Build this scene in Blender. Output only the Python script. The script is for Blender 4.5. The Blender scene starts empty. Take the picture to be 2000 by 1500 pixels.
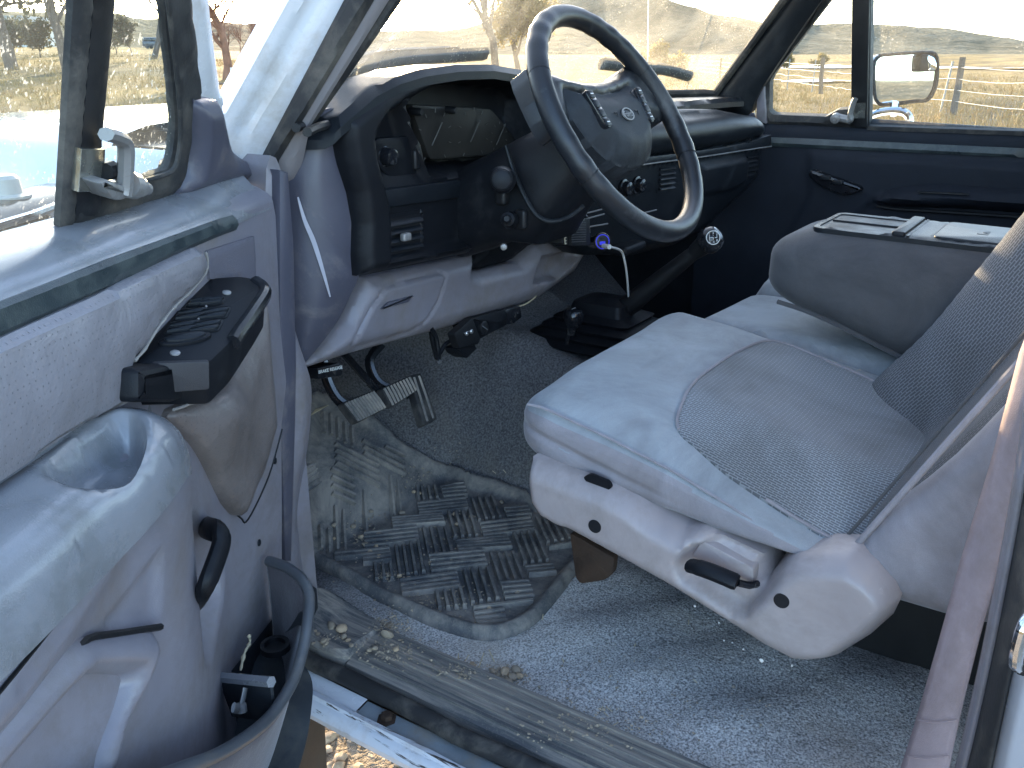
import bpy, bmesh, math, random
import numpy as np
from mathutils import Vector, Matrix, geometry
random.seed(7); rng = np.random.default_rng(7)
scene = bpy.context.scene
COL = scene.collection
# ------------------------------------------------------------------ camera
PITCH, YAW, FPX = math.radians(19.9437), math.radians(56.6621), 1750.0
CAM = np.array([-1.633, -0.629, 0.82])
cam_d = bpy.data.cameras.new('camera'); cam = bpy.data.objects.new('camera', cam_d); COL.objects.link(cam)
cam_d.sensor_width = 36.0; cam_d.lens = 36.0 * FPX / 2000.0
cam_d.clip_start = 0.02; cam_d.clip_end = 20000
cam.location = CAM; cam.rotation_euler = (math.pi/2 - PITCH, 0, -YAW)
scene.camera = cam
# ------------------------------------------------------------------ sky, sun, exposure
SUN_AZ, SUN_EL = math.radians(47.0), math.radians(10.0)     # azimuth from +Y (truck forward) towards +X
world = bpy.data.worlds.new('World'); scene.world = world; world.use_nodes = True
wn = world.node_tree.nodes; wl = world.node_tree.links; wn.clear()
sky = wn.new('ShaderNodeTexSky'); sky.sky_type = 'NISHITA'; sky.sun_disc = False
sky.sun_elevation = SUN_EL; sky.sun_rotation = SUN_AZ; sky.altitude = 1500; sky.air_density = 0.75; sky.dust_density = 2.2; sky.ozone_density = 0.6
bg = wn.new('ShaderNodeBackground'); bg.inputs['Strength'].default_value = 0.15
wo = wn.new('ShaderNodeOutputWorld'); wl.new(sky.outputs[0], bg.inputs[0]); wl.new(bg.outputs[0], wo.inputs[0])
sun_d = bpy.data.lights.new('sun', 'SUN'); sun_d.energy = 2.3; sun_d.angle = math.radians(0.5); sun_d.color = (1.0, 0.75, 0.45)
sun = bpy.data.objects.new('sun', sun_d); COL.objects.link(sun)
sdir = Vector((math.sin(SUN_AZ)*math.cos(SUN_EL), math.cos(SUN_AZ)*math.cos(SUN_EL), math.sin(SUN_EL)))
sun.rotation_euler = sdir.to_track_quat('Z', 'Y').to_euler(); sun.location = sdir*50
vs = scene.view_settings; vs.view_transform = 'Standard'; vs.look = 'None'; vs.exposure = 3.1; vs.gamma = 1.0; vs.use_curve_mapping = False
scene.cycles.use_denoising = True
scene.cycles.max_bounces = 8; scene.cycles.diffuse_bounces = 5; scene.cycles.transparent_max_bounces = 24
scene.cycles.sample_clamp_indirect = 6.0; scene.cycles.caustics_reflective = False; scene.cycles.caustics_refractive = False
GZ = -0.55                                                   # ground level; the cab floor is z = 0
# ------------------------------------------------------------------ picking points on planes of the place
_h = np.array([math.sin(YAW), math.cos(YAW), 0]); _r = np.array([math.cos(YAW), -math.sin(YAW), 0]); _z = np.array([0, 0, 1.])
_fw = _h*math.cos(PITCH) - _z*math.sin(PITCH); _up = _h*math.sin(PITCH) + _z*math.cos(PITCH)
def ray(x, y): return (x-1000)/FPX*_r + (750-y)/FPX*_up + _fw
def PP(x, y, p0, n):
    d = ray(x, y); n = np.asarray(n, float); return CAM + d*(np.dot(np.asarray(p0, float)-CAM, n)/np.dot(d, n))
def PX(x, y, v): return PP(x, y, (v, 0, 0), (1, 0, 0))
def PY(x, y, v): return PP(x, y, (0, v, 0), (0, 1, 0))
def PZ(x, y, v): return PP(x, y, (0, 0, v), (0, 0, 1))
class Frame:
    def __init__(s, O, U, V):
        s.O = np.asarray(O, float); s.U = np.asarray(U, float); s.U /= np.linalg.norm(s.U)
        V = np.asarray(V, float); V = V - s.U*np.dot(V, s.U); s.V = V/np.linalg.norm(V); s.N = np.cross(s.U, s.V)
    def w(s, u, v, n=0): return s.O + s.U*u + s.V*v + s.N*n
    def px(s, x, y, n=0):
        q = PP(x, y, s.O + s.N*n, s.N) - s.O; return (float(q@s.U), float(q@s.V))
    def pxs(s, pts, n=0): return [s.px(x, y, n) for x, y in pts]
# driver's door frame: u runs from the hinge edge to the rear, v up, n into the cab side
DA = math.radians(64); HNG = np.array([-.86, .25, 0])
DOOR = Frame(HNG, (-math.sin(DA), -math.cos(DA), 0), (0, 0, 1))
if DOOR.N @ np.array([math.cos(DA), -math.sin(DA), 0]) < 0: DOOR.N = -DOOR.N
# ------------------------------------------------------------------ curve helpers
def cr(pts, n=6, closed=False):
    P = [np.asarray(p, float) for p in pts]; m = len(P); out = []
    for i in range(m if closed else m-1):
        if closed: a, b, c, d = P[(i-1) % m], P[i], P[(i+1) % m], P[(i+2) % m]
        else: a, b, c, d = P[max(i-1, 0)], P[i], P[i+1], P[min(i+2, m-1)]
        for k in range(n):
            t = k/n; out.append(.5*((2*b)+(-a+c)*t+(2*a-5*b+4*c-d)*t*t+(-a+3*b-3*c+d)*t**3))
    if not closed: out.append(P[-1])
    return out
def roundpoly(pts, r, n=4):
    out = []; m = len(pts); rr = r if hasattr(r, '__len__') else [r]*m
    for i in range(m):
        a, b, c = [np.asarray(pts[j % m], float) for j in (i-1, i, i+1)]
        la, lc = np.linalg.norm(a-b), np.linalg.norm(c-b); k = min(rr[i], la*.48, lc*.48)
        p, q = b+(a-b)/la*k, b+(c-b)/lc*k
        if k < 1e-6: out.append(b); continue
        for j in range(n+1):
            t = j/n; out.append((1-t)**2*p + 2*t*(1-t)*b + t*t*q)
    return out
def resample(pts, sp):
    P = [np.asarray(p, float) for p in pts]; out = []
    for i in range(len(P)):
        a, b = P[i], P[(i+1) % len(P)]; L = np.linalg.norm(b-a); k = max(1, int(round(L/sp)))
        for j in range(k): out.append(a+(b-a)*j/k)
    res = []
    for q in out:
        if not res or np.linalg.norm(q-res[-1]) > sp*.15: res.append(q)
    if np.linalg.norm(res[0]-res[-1]) < sp*.15: res.pop()
    return res
def inside(P, poly):
    P = np.asarray(P); poly = np.asarray(poly); x, y = P[:, 0], P[:, 1]; c = np.zeros(len(P), bool); j = len(poly)-1
    for i in range(len(poly)):
        xi, yi = poly[i]; xj, yj = poly[j]
        if yi != yj:
            c ^= ((yi > y) != (yj > y)) & (x < (xj-xi)*(y-yi)/(yj-yi)+xi)
        j = i
    return c
def dseg(P, poly, closed=True):
    P = np.asarray(P, float); poly = np.asarray(poly, float); best = np.full(len(P), 1e9); px_, py_ = np.ascontiguousarray(P[:, 0]), np.ascontiguousarray(P[:, 1])
    for i in range(len(poly) if closed else len(poly)-1):
        a, b = poly[i], poly[(i+1) % len(poly)]; ex, ey = b-a; L = ex*ex+ey*ey
        if L < 1e-14: continue
        dx, dy = px_-a[0], py_-a[1]; t = np.minimum(np.maximum((dx*ex+dy*ey)/L, 0), 1); dx -= t*ex; dy -= t*ey; dx *= dx; dy *= dy; dx += dy; np.minimum(best, dx, out=best)
    return np.sqrt(best)
def sd(P, poly):
    d = dseg(P, poly); return np.where(inside(P, poly), d, -d)       # positive inside
def sst(x, a, b):
    t = np.clip((x-a)/(b-a), 0, 1); return t*t*(3-2*t)
def vnoise(P, s, seed=0):
    P = np.asarray(P, float)*s; r = np.random.default_rng(seed); T = r.random((64, 64))
    i = np.floor(P).astype(int); f = P-i; f = f*f*(3-2*f); a = i[:, 0] % 64; b = i[:, 1] % 64; a1 = (a+1) % 64; b1 = (b+1) % 64
    return (T[a, b]*(1-f[:, 0])+T[a1, b]*f[:, 0])*(1-f[:, 1]) + (T[a, b1]*(1-f[:, 0])+T[a1, b1]*f[:, 0])*f[:, 1]
# ------------------------------------------------------------------ objects
WL = {}
def empty(name, loc, label=None, cat=None, group=None, parent=None):
    o = bpy.data.objects.new(name, None); COL.objects.link(o); o.empty_display_size = .1
    loc = np.asarray(loc, float); WL[o.name] = loc
    if parent is not None: o.parent = parent; o.location = loc - WL[parent.name]
    else: o.location = loc
    tag(o, label, cat, group); return o
def tag(o, label=None, cat=None, group=None, kind=None):
    if label: o['label'] = label
    if cat: o['category'] = cat
    if group: o['group'] = group
    if kind: o['kind'] = kind
    return o
def obj(name, V, Fc, mat, parent=None, label=None, smooth=True, sharp=35, cat=None, group=None, kind=None, uv=None):
    V = np.asarray(V, float); c = (V.min(0)+V.max(0))/2
    me = bpy.data.meshes.new(name); me.from_pydata((V-c).tolist(), [], [list(map(int, f)) for f in Fc]); me.update()
    if uv is not None:
        l = me.uv_layers.new(name='UVMap'); li = np.empty(len(me.loops), np.int32); me.loops.foreach_get('vertex_index', li)
        l.data.foreach_set('uv', np.asarray(uv, np.float32)[li].ravel())
    bm = bmesh.new(); bm.from_mesh(me); bmesh.ops.recalc_face_normals(bm, faces=bm.faces); bm.to_mesh(me); bm.free()
    if smooth:
        me.shade_smooth(); me.set_sharp_from_angle(angle=math.radians(sharp))
    if isinstance(mat, (list, tuple)):
        for m in mat: me.materials.append(m)
    else: me.materials.append(mat)
    o = bpy.data.objects.new(name, me); COL.objects.link(o); WL[o.name] = c
    if parent is not None: o.parent = parent; o.location = c - WL[parent.name]
    else: o.location = c
    tag(o, label, cat, group, kind); return o
def hf(name, fr, outline, sp, fn, mat, parent=None, depth=.012, er=0.0, holes=(), lines=(), label=None, sharp=35, uvs=None, **kw):
    """a panel over plane fr: clean outline, relief n = fn(u, v), rolled edge er, thickness depth"""
    out = resample(outline, sp*1.0); poly = np.array([np.asarray(p, float) for p in outline]); hl = [np.array(resample(h, sp)) for h in holes]
    lo, hi = poly.min(0), poly.max(0); gx = np.arange(lo[0], hi[0], sp); gy = np.arange(lo[1], hi[1], sp*.866)
    G = np.array([(x+(sp/2 if j % 2 else 0), y) for j, y in enumerate(gy) for x in gx])
    if len(G):
        G = G + rng.normal(size=G.shape)*sp*.02
        m = inside(G, poly); m &= dseg(G, poly) > sp*.5
        for h in hl: m &= ~inside(G, h); m &= dseg(G, h) > sp*.5
        for ln in lines: m &= dseg(G, np.array(ln), False) > sp*.45
        G = G[m]
    vs_ = [tuple(p) for p in out]; ed = [(i, (i+1) % len(out)) for i in range(len(out))]
    for h in hl:
        b = len(vs_); vs_ += [tuple(p) for p in h]; ed += [(b+i, b+(i+1) % len(h)) for i in range(len(h))]
    for ln in lines:
        b = len(vs_); q = []
        for i in range(len(ln)-1):
            a, c = np.asarray(ln[i], float), np.asarray(ln[i+1], float); k = max(1, int(np.linalg.norm(c-a)/sp))
            q += [tuple(a+(c-a)*j/k) for j in range(k)]
        q.append(tuple(ln[-1])); vs_ += q; ed += [(b+i, b+i+1) for i in range(len(q)-1)]
    vs_ += [tuple(p) for p in G]
    r = geometry.delaunay_2d_cdt([Vector(v) for v in vs_], ed, [], 1, 1e-7)
    P = np.array([tuple(v) for v in r[0]]); T = np.array([list(f) for f in r[2]])
    cen = P[T].mean(1); keep = inside(cen, poly)
    for h in hl: keep &= ~inside(cen, h)
    T = [tuple(f) for f in T[keep].tolist()]
    n = np.broadcast_to(np.asarray(fn(P) if callable(fn) else fn, float), (len(P),)).copy()
    if er > 0:
        d = np.clip(dseg(P, poly), 0, er)
        for h in hl: d = np.minimum(d, dseg(P, h))
        n -= er - np.sqrt(np.maximum(er*er-(er-d)**2, 0))
    V = fr.O + P[:, :1]*fr.U + P[:, 1:2]*fr.V + n[:, None]*fr.N
    F = list(T); cnt = {}
    for f in T:
        for i in range(3):
            e = (f[i], f[(i+1) % 3]); cnt[tuple(sorted(e))] = cnt.get(tuple(sorted(e)), 0)+1
    if depth > 0:
        be = [(f[i], f[(i+1) % 3]) for f in T for i in range(3) if cnt[tuple(sorted((f[i], f[(i+1) % 3])))] == 1]
        bv = sorted({i for e in be for i in e}); mp = {}; VB = []
        for i in bv: mp[i] = len(V)+len(VB); VB.append(fr.O + P[i, 0]*fr.U + P[i, 1]*fr.V + (min(n[i], 1e9)-depth)*fr.N)
        V = np.vstack([V, np.array(VB)]); F += [(b, a, mp[a], mp[b]) for a, b in be]
        if uvs is not None or kw.get('uv') is not None: P = np.vstack([P, P[bv]])
    return obj(name, V, F, mat, parent, label=label, sharp=sharp, uv=(P if uvs else None), **kw)
def plate(name, fr, outline, n0, n1, bev, mat, parent=None, label=None, seg=2, holes=None, **kw):
    """outline extruded from n0 (back) to n1 (front), edges of the front rounded"""
    m = len(outline); pts = np.array(outline, float); V = []; F = []
    area = 0.5*sum(pts[i][0]*pts[(i+1) % m][1]-pts[(i+1) % m][0]*pts[i][1] for i in range(m))
    if area < 0: pts = pts[::-1]
    nrm = []
    for i in range(m):
        a, b, c = pts[i-1], pts[i], pts[(i+1) % m]; e1, e2 = b-a, c-b
        n1_ = np.array([-e1[1], e1[0]])/max(np.linalg.norm(e1), 1e-9); n2_ = np.array([-e2[1], e2[0]])/max(np.linalg.norm(e2), 1e-9)
        q = n1_+n2_; q /= max(np.linalg.norm(q), 1e-6); q /= max(.5, q@n1_); nrm.append(q)
    nrm = np.array(nrm); rings = [(0, n0)]
    sg = 1 if n1 > n0 else -1
    if bev > 0:
        for k in range(seg+1):
            t = k/seg*math.pi/2; rings.append((bev*(1-math.cos(t)), n1-sg*bev*(1-math.sin(t))))
    else: rings.append((0, n1))
    for off, nn in rings:
        q = pts+nrm*off
        for p in q: V.append(fr.w(p[0], p[1], nn))
    for k in range(len(rings)-1):
        for i in range(m):
            j = (i+1) % m; F.append((k*m+i, k*m+j, (k+1)*m+j, (k+1)*m+i))
    F.append(tuple((len(rings)-1)*m+i for i in range(m))); F.append(tuple(reversed(range(m))))
    return obj(name, V, F, mat, parent, label=label, **kw)
def tubemesh(path, rad, seg=10, flat=1.0, up=None, caps=True):
    P = [np.asarray(p, float) for p in path]; m = len(P); R = rad if hasattr(rad, '__len__') else [rad]*m
    V = []; F = []; prev = None
    for i in range(m):
        t = P[min(i+1, m-1)]-P[max(i-1, 0)]; t /= max(np.linalg.norm(t), 1e-9)
        if up is not None: a = np.asarray(up, float)
        elif prev is None: a = np.array([0, 0, 1.]) if abs(t[2]) < .9 else np.array([1., 0, 0])
        else: a = prev
        a = a - t*(a@t); a /= max(np.linalg.norm(a), 1e-9); b = np.cross(t, a); prev = a
        for k in range(seg):
            th = 2*math.pi*k/seg; V.append(P[i]+R[i]*(math.cos(th)*a*flat+math.sin(th)*b))
    for i in range(m-1):
        for k in range(seg):
            j = (k+1) % seg; F.append((i*seg+k, i*seg+j, (i+1)*seg+j, (i+1)*seg+k))
    if caps: F.append(tuple(reversed(range(seg)))); F.append(tuple((m-1)*seg+k for k in range(seg)))
    return V, F
def tube(name, path, rad, mat, parent=None, seg=10, flat=1.0, up=None, closed=False, **kw):
    V, F = tubemesh(path, rad, seg, flat, up, caps=not closed)
    if closed:
        m = len(path)
        for k in range(seg): j = (k+1) % seg; F.append(((m-1)*seg+k, (m-1)*seg+j, j, k))
    return obj(name, V, F, mat, parent, **kw)
def lathe(name, base, axis, prof, mat, parent=None, seg=20, **kw):
    """prof: list of (distance along the axis, radius)"""
    ax = np.asarray(axis, float); ax /= np.linalg.norm(ax); a = np.cross(ax, [0, 0, 1.] if abs(ax[2]) < .9 else [1., 0, 0]); a /= np.linalg.norm(a); b = np.cross(ax, a)
    V = []; F = []; base = np.asarray(base, float)
    for d, r in prof:
        for k in range(seg):
            t = 2*math.pi*k/seg; V.append(base+ax*d+r*(math.cos(t)*a+math.sin(t)*b))
    for i in range(len(prof)-1):
        for k in range(seg):
            j = (k+1) % seg; F.append((i*seg+k, i*seg+j, (i+1)*seg+j, (i+1)*seg+k))
    F.append(tuple(reversed(range(seg)))); F.append(tuple((len(prof)-1)*seg+k for k in range(seg)))
    return obj(name, V, F, mat, parent, **kw)
def rboxmesh(size, r, n=6, k=3):
    """rounded box centred on 0: grid of n per face, corner radius r"""
    s = np.asarray(size, float)/2; r = min(r, s.min()*.999); V = []; F = []; idx = {}
    ts = []
    for a in range(3):
        q = list(np.linspace(-s[a], -s[a]+r, k+1)) + list(np.linspace(-s[a]+r, s[a]-r, max(2, n))[1:-1]) + list(np.linspace(s[a]-r, s[a], k+1)); ts.append(q)
    def add(p):
        key = tuple(np.round(p, 7))
        if key not in idx:
            c = np.clip(p, -(s-r), s-r); d = p-c; L = np.linalg.norm(d); idx[key] = len(V); V.append(c+d/L*r if L > 1e-9 else p)
        return idx[key]
    for a in range(3):
        b, c = (a+1) % 3, (a+2) % 3
        for sg in (-1, 1):
            for i in range(len(ts[b])-1):
                for j in range(len(ts[c])-1):
                    q = []
                    for (x, y) in ((i, j), (i+1, j), (i+1, j+1), (i, j+1)):
                        p = np.zeros(3); p[a] = sg*s[a]; p[b] = ts[b][x]; p[c] = ts[c][y]; q.append(add(p))
                    F.append(q if sg > 0 else q[::-1])
    return np.array(V), F
def rbox(name, cen, size, r, mat, parent=None, R=None, fn=None, n=4, k=2, **kw):
    V, F = rboxmesh(size, r, n, k)
    if fn is not None: V = fn(V)
    if R is not None: V = V@np.asarray(R).T
    return obj(name, V+np.asarray(cen, float), F, mat, parent, **kw)
def axes(x, y, z): return np.array([x, y, z], float).T      # columns
def text(name, body, fr, u, v, n, size, mat, parent=None, ext=.0006, align='CENTER', ucol=None):
    cu = bpy.data.curves.new(name, 'FONT'); cu.body = body; cu.size = size; cu.extrude = ext; cu.align_x = align; cu.align_y = 'CENTER'
    cu.resolution_u = 3
    o = bpy.data.objects.new(name+'_tmp', cu); COL.objects.link(o); dg = bpy.context.evaluated_depsgraph_get()
    me = bpy.data.meshes.new_from_object(o.evaluated_get(dg)); bpy.data.objects.remove(o)
    V = np.array([tuple(q.co) for q in me.vertices]); F = [list(p.vertices) for p in me.polygons]
    W = np.array([fr.w(u+q[0], v+q[1], n+q[2]) for q in V]); bpy.data.meshes.remove(me)
    return obj(name, W, F, mat, parent, smooth=False)
# ------------------------------------------------------------------ materials
def nt(name):
    m = bpy.data.materials.new(name); m.use_nodes = True; t = m.node_tree; b = t.nodes['Principled BSDF']; return m, t, b
def mixc(t, fac, a, b, kind='MIX'):
    n = t.nodes.new('ShaderNodeMix'); n.data_type = 'RGBA'; n.blend_type = kind
    for s, v in ((n.inputs[0], fac), (n.inputs[6], a), (n.inputs[7], b)):
        if hasattr(v, 'links') or hasattr(v, 'is_linked'): t.links.new(v, s)
        else: s.default_value = v if not isinstance(v, tuple) else (*v, 1.0)[:4]
    return n.outputs[2]
def noise(t, scale, detail=4, rough=.6, vec=None, dist=0):
    n = t.nodes.new('ShaderNodeTexNoise'); n.inputs['Scale'].default_value = scale; n.inputs['Detail'].default_value = detail; n.inputs['Roughness'].default_value = rough; n.inputs['Distortion'].default_value = dist
    if vec is not None: t.links.new(vec, n.inputs['Vector'])
    return n.outputs['Fac']
def ramp(t, x, a, b, ca=0.0, cb=1.0):
    n = t.nodes.new('ShaderNodeMapRange'); n.inputs[1].default_value = a; n.inputs[2].default_value = b; n.inputs[3].default_value = ca; n.inputs[4].default_value = cb
    t.links.new(x, n.inputs[0]); return n.outputs[0]
def mth(t, op, a, b=None):
    n = t.nodes.new('ShaderNodeMath'); n.operation = op
    for s, v in zip(n.inputs, (a, b)):
        if v is None: continue
        if hasattr(v, 'is_linked'): t.links.new(v, s)
        else: s.default_value = v
    return n.outputs[0]
def coords(t, which='Object', scale=None, rot=None):
    n = t.nodes.new('ShaderNodeTexCoord'); o = n.outputs[which]
    if scale is not None or rot is not None:
        m = t.nodes.new('ShaderNodeMapping'); t.links.new(o, m.inputs[0]); o = m.outputs[0]
        if scale is not None: m.inputs['Scale'].default_value = scale
        if rot is not None: m.inputs['Rotation'].default_value = rot
    return o
def pm(name, col, rough=.5, metal=0.0, var=.12, vs=9, bump=.15, bs=350, dirt=None, spec=.5, sheen=0, coat=0, dist=.001, rv=.12, fine=None):
    """painted / moulded surface: mottled colour, grain, optional dirt (colour, amount, scale)"""
    m, t, b = nt(name); v = coords(t)
    f = noise(t, vs, 5, .65, v); c0 = tuple(x*(1-var) for x in col); c1 = tuple(min(1, x*(1+var)) for x in col)
    c = mixc(t, ramp(t, f, .3, .7), c0, c1)
    if fine: c = mixc(t, ramp(t, noise(t, fine[0], 2, .5, v), .35, .65, 0, fine[1]), c, tuple(x*.35 for x in col))
    if dirt:
        d = ramp(t, noise(t, dirt[2], 7, .72, v, .3), .62-dirt[1]*.35, .80-dirt[1]*.2); c = mixc(t, d, c, dirt[0])
        wr = ramp(t, noise(t, 38, 9, .78, v, 1.5), .63, .72, 0, .30); c = mixc(t, wr, c, tuple(min(1, x*1.7+.01) for x in col))
        sm_ = ramp(t, noise(t, 2.6, 6, .7, v, 1.2), .52, .70, 0, .45); c = mixc(t, sm_, c, tuple(x*.55*k for x, k in zip(col, (1.05, .98, .90))))
        r = mth(t, 'ADD', mth(t, 'MULTIPLY', d, .3), ramp(t, f, .3, .7, rough-rv/2, rough+rv/2)); t.links.new(r, b.inputs['Roughness'])
    else: t.links.new(ramp(t, noise(t, vs*2.3, 4, .6, v), .3, .7, max(.02, rough-rv), rough+rv), b.inputs['Roughness'])
    t.links.new(c, b.inputs['Base Color']); b.inputs['Metallic'].default_value = metal
    b.inputs['Specular IOR Level'].default_value = spec
    if sheen: b.inputs['Sheen Weight'].default_value = sheen; b.inputs['Sheen Roughness'].default_value = .4
    if coat: b.inputs['Coat Weight'].default_value = coat; b.inputs['Coat Roughness'].default_value = .1
    if bump:
        bn = t.nodes.new('ShaderNodeBump'); bn.inputs['Strength'].default_value = bump; bn.inputs['Distance'].default_value = dist
        t.links.new(noise(t, bs, 3, .55, v), bn.inputs['Height']); t.links.new(bn.outputs[0], b.inputs['Normal'])
    return m
M = {}
DUST = (.30, .26, .21)
M['lilac'] = pm('shade_darkened_lilac_plastic', (.078, .076, .098), .38, var=.10, bump=.22, bs=900, dirt=((.20, .175, .17), .25, 7), spec=.5)  # lilac plastic darkened for the shade on the dash end panel
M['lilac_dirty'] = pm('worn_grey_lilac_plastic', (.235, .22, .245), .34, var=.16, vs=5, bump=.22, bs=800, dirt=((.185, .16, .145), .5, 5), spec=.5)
M['lip'] = pm('dark_grey_pocket_lip', (.075, .08, .088), .35, var=.15, bump=.2, bs=600, dirt=((.13, .12, .11), .3, 14))
M['shield'] = pm('bounce_warmed_shield_plastic', (.38, .33, .325), .36, var=.12, vs=5, bump=.22, bs=800, dirt=((.25, .215, .195), .45, 5))  # warm light off the ground mixed into the seat shield's colour
M['rail'] = pm('worn_sill_vinyl', (.225, .228, .24), .22, var=.18, vs=6, bump=.22, bs=700, coat=.25, dirt=((.12, .122, .115), .4, 9))
M['strip'] = pm('blue_grey_trim_strip', (.03, .042, .046), .30, var=.2, bump=.3, bs=700, dirt=((.085, .105, .10), .5, 14))
M['black'] = pm('black_grained_plastic', (.008, .009, .0115), .45, var=.15, bump=.3, bs=900, spec=.22, dirt=((.04, .04, .042), .14, 8))
M['dash'] = pm('charcoal_dash_plastic', (.011, .0135, .017), .42, var=.15, bump=.35, bs=800, spec=.28, dirt=((.038, .041, .045), .18, 6))
M['wheel'] = pm('worn_charcoal_leather', (.0125, .0145, .018), .40, var=.2, vs=14, bump=.3, bs=600, dirt=((.10, .10, .10), .16, 10))
M['hub'] = pm('worn_matte_hub_pad', (.017, .020, .024), .6, var=.25, vs=18, bump=.4, bs=500, spec=.35, dirt=((.05, .056, .062), .5, 16))
M['deep'] = pm('deep_black_plastic', (.006, .0065, .008), .5, var=.2, bump=.2, bs=500)
M['gloss'] = pm('glossy_black_plastic', (.012, .013, .016), .18, var=.2, bump=.04, bs=300, dirt=((.12, .11, .10), .15, 20))
M['rubber'] = pm('weathered_black_rubber', (.022, .022, .023), .62, var=.25, bump=.4, bs=260, dirt=((.14, .125, .105), .42, 12))
M['white'] = pm('white_car_paint', (.72, .73, .75), .25, var=.03, bump=.02, bs=40, dirt=((.45, .40, .34), .22, 5), coat=.4)
M['hoodwhite'] = pm('glossy_white_hood_paint', (.74, .76, .79), .16, var=.02, bump=.02, bs=30, coat=.8, dirt=((.55, .52, .47), .1, 6))
M['alu'] = pm('cast_grey_metal', (.33, .32, .31), .48, metal=.55, var=.15, bump=.25, bs=400, dirt=((.20, .18, .15), .3, 30))
M['steel'] = pm('bright_zinc_steel', (.55, .55, .55), .3, metal=.9, var=.2, bump=.2, bs=300)
M['chrome'] = pm('chrome', (.78, .79, .80), .08, metal=1.0, var=.05, bump=.02, bs=100)
M['rust'] = pm('rusty_brown_steel', (.038, .021, .012), .75, var=.4, vs=25, bump=.6, bs=300)
M['belt'] = pm('taupe_belt_webbing', (.40, .31, .315), .8, var=.12, vs=12, bump=.5, bs=900, dirt=((.29, .22, .205), .3, 5))
M['lining'] = pm('grey_headliner', (.30, .30, .33), .9, var=.1, bump=.3, bs=500)
M['cream'] = pm('off_white_plastic', (.62, .61, .58), .45, var=.08, bump=.1)
def bumpnode(t, b, h, strength, dist):
    n = t.nodes.new('ShaderNodeBump'); n.inputs['Strength'].default_value = strength; n.inputs['Distance'].default_value = dist
    t.links.new(h, n.inputs['Height']); t.links.new(n.outputs[0], b.inputs['Normal'])
def fabric(name, col, dark, stain=(.12, .105, .10), sheen=.35, weave=1500):
    m, t, b = nt(name); v = coords(t)
    c = mixc(t, ramp(t, noise(t, 7, 6, .7, v, .6), .35, .68), dark, col)
    c = mixc(t, ramp(t, noise(t, 3.2, 5, .6, v, .4), .56, .74, 0, .7), c, stain)
    c = mixc(t, ramp(t, noise(t, weave, 2, .5, v), .3, .7, 0, .45), c, tuple(x*.45 for x in col))
    t.links.new(c, b.inputs['Base Color']); b.inputs['Roughness'].default_value = .92; b.inputs['Specular IOR Level'].default_value = .15
    b.inputs['Sheen Weight'].default_value = sheen; b.inputs['Sheen Roughness'].default_value = .35
    h = mth(t, 'ADD', noise(t, weave*.6, 2, .5, v), mth(t, 'MULTIPLY', noise(t, 40, 3, .5, v), 1.4)); bumpnode(t, b, h, .3, .0015); return m
M['velour'] = fabric('grey_velour', (.45, .475, .495), (.27, .28, .29))
M['velour_side'] = fabric('bounce_warmed_lilac_velour', (.43, .395, .415), (.26, .24, .25), stain=(.13, .105, .09))  # lilac side cloth, its colour made warmer and brighter for ground bounce
M['velour_dark'] = fabric('brown_grey_velour', (.12, .12, .125), (.075, .075, .08), sheen=.2)
M['pocketcloth'] = fabric('fuzzy_pocket_carpet', (.16, .145, .155), (.10, .088, .095), weave=700)
def insertmat(name, light, dark, rot):
    m, t, b = nt(name); v = coords(t, 'UV', None, (0, 0, rot)); o = coords(t)
    br = t.nodes.new('ShaderNodeTexBrick'); br.offset = .5; br.inputs['Scale'].default_value = 1.0
    br.inputs['Brick Width'].default_value = .011; br.inputs['Row Height'].default_value = .0033; br.inputs['Mortar Size'].default_value = .0008; br.inputs['Mortar Smooth'].default_value = .5
    w = t.nodes.new('ShaderNodeVectorMath'); w.operation = 'ADD'; t.links.new(v, w.inputs[0])
    nz = t.nodes.new('ShaderNodeTexNoise'); nz.inputs['Scale'].default_value = 30; t.links.new(v, nz.inputs['Vector'])
    sc = t.nodes.new('ShaderNodeVectorMath'); sc.operation = 'SCALE'; sc.inputs['Scale'].default_value = .002; t.links.new(nz.outputs['Color'], sc.inputs[0]); t.links.new(sc.outputs[0], w.inputs[1])
    t.links.new(w.outputs[0], br.inputs['Vector'])
    stain = ramp(t, noise(t, 4, 5, .6, o, .5), .42, .60)
    lc = mixc(t, stain, light, tuple(x*.66*k for x, k in zip(light, (1.03, 1.0, .95)))); dc = mixc(t, stain, dark, tuple(x*.6*k for x, k in zip(dark, (1.03, 1.0, .95))))
    c = mixc(t, br.outputs['Fac'], dc, lc); c = mixc(t, ramp(t, noise(t, 900, 2, .5, o), .3, .7, 0, .5), c, dark)
    t.links.new(c, b.inputs['Base Color']); b.inputs['Roughness'].default_value = .9; b.inputs['Specular IOR Level'].default_value = .15; b.inputs['Sheen Weight'].default_value = .15
    bumpnode(t, b, br.outputs['Fac'], .5, .001); return m
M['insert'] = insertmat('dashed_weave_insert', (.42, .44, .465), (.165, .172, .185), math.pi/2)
M['insert_back'] = insertmat('dashed_weave_insert_backrest', (.24, .242, .255), (.09, .092, .10), math.pi/2)
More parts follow.
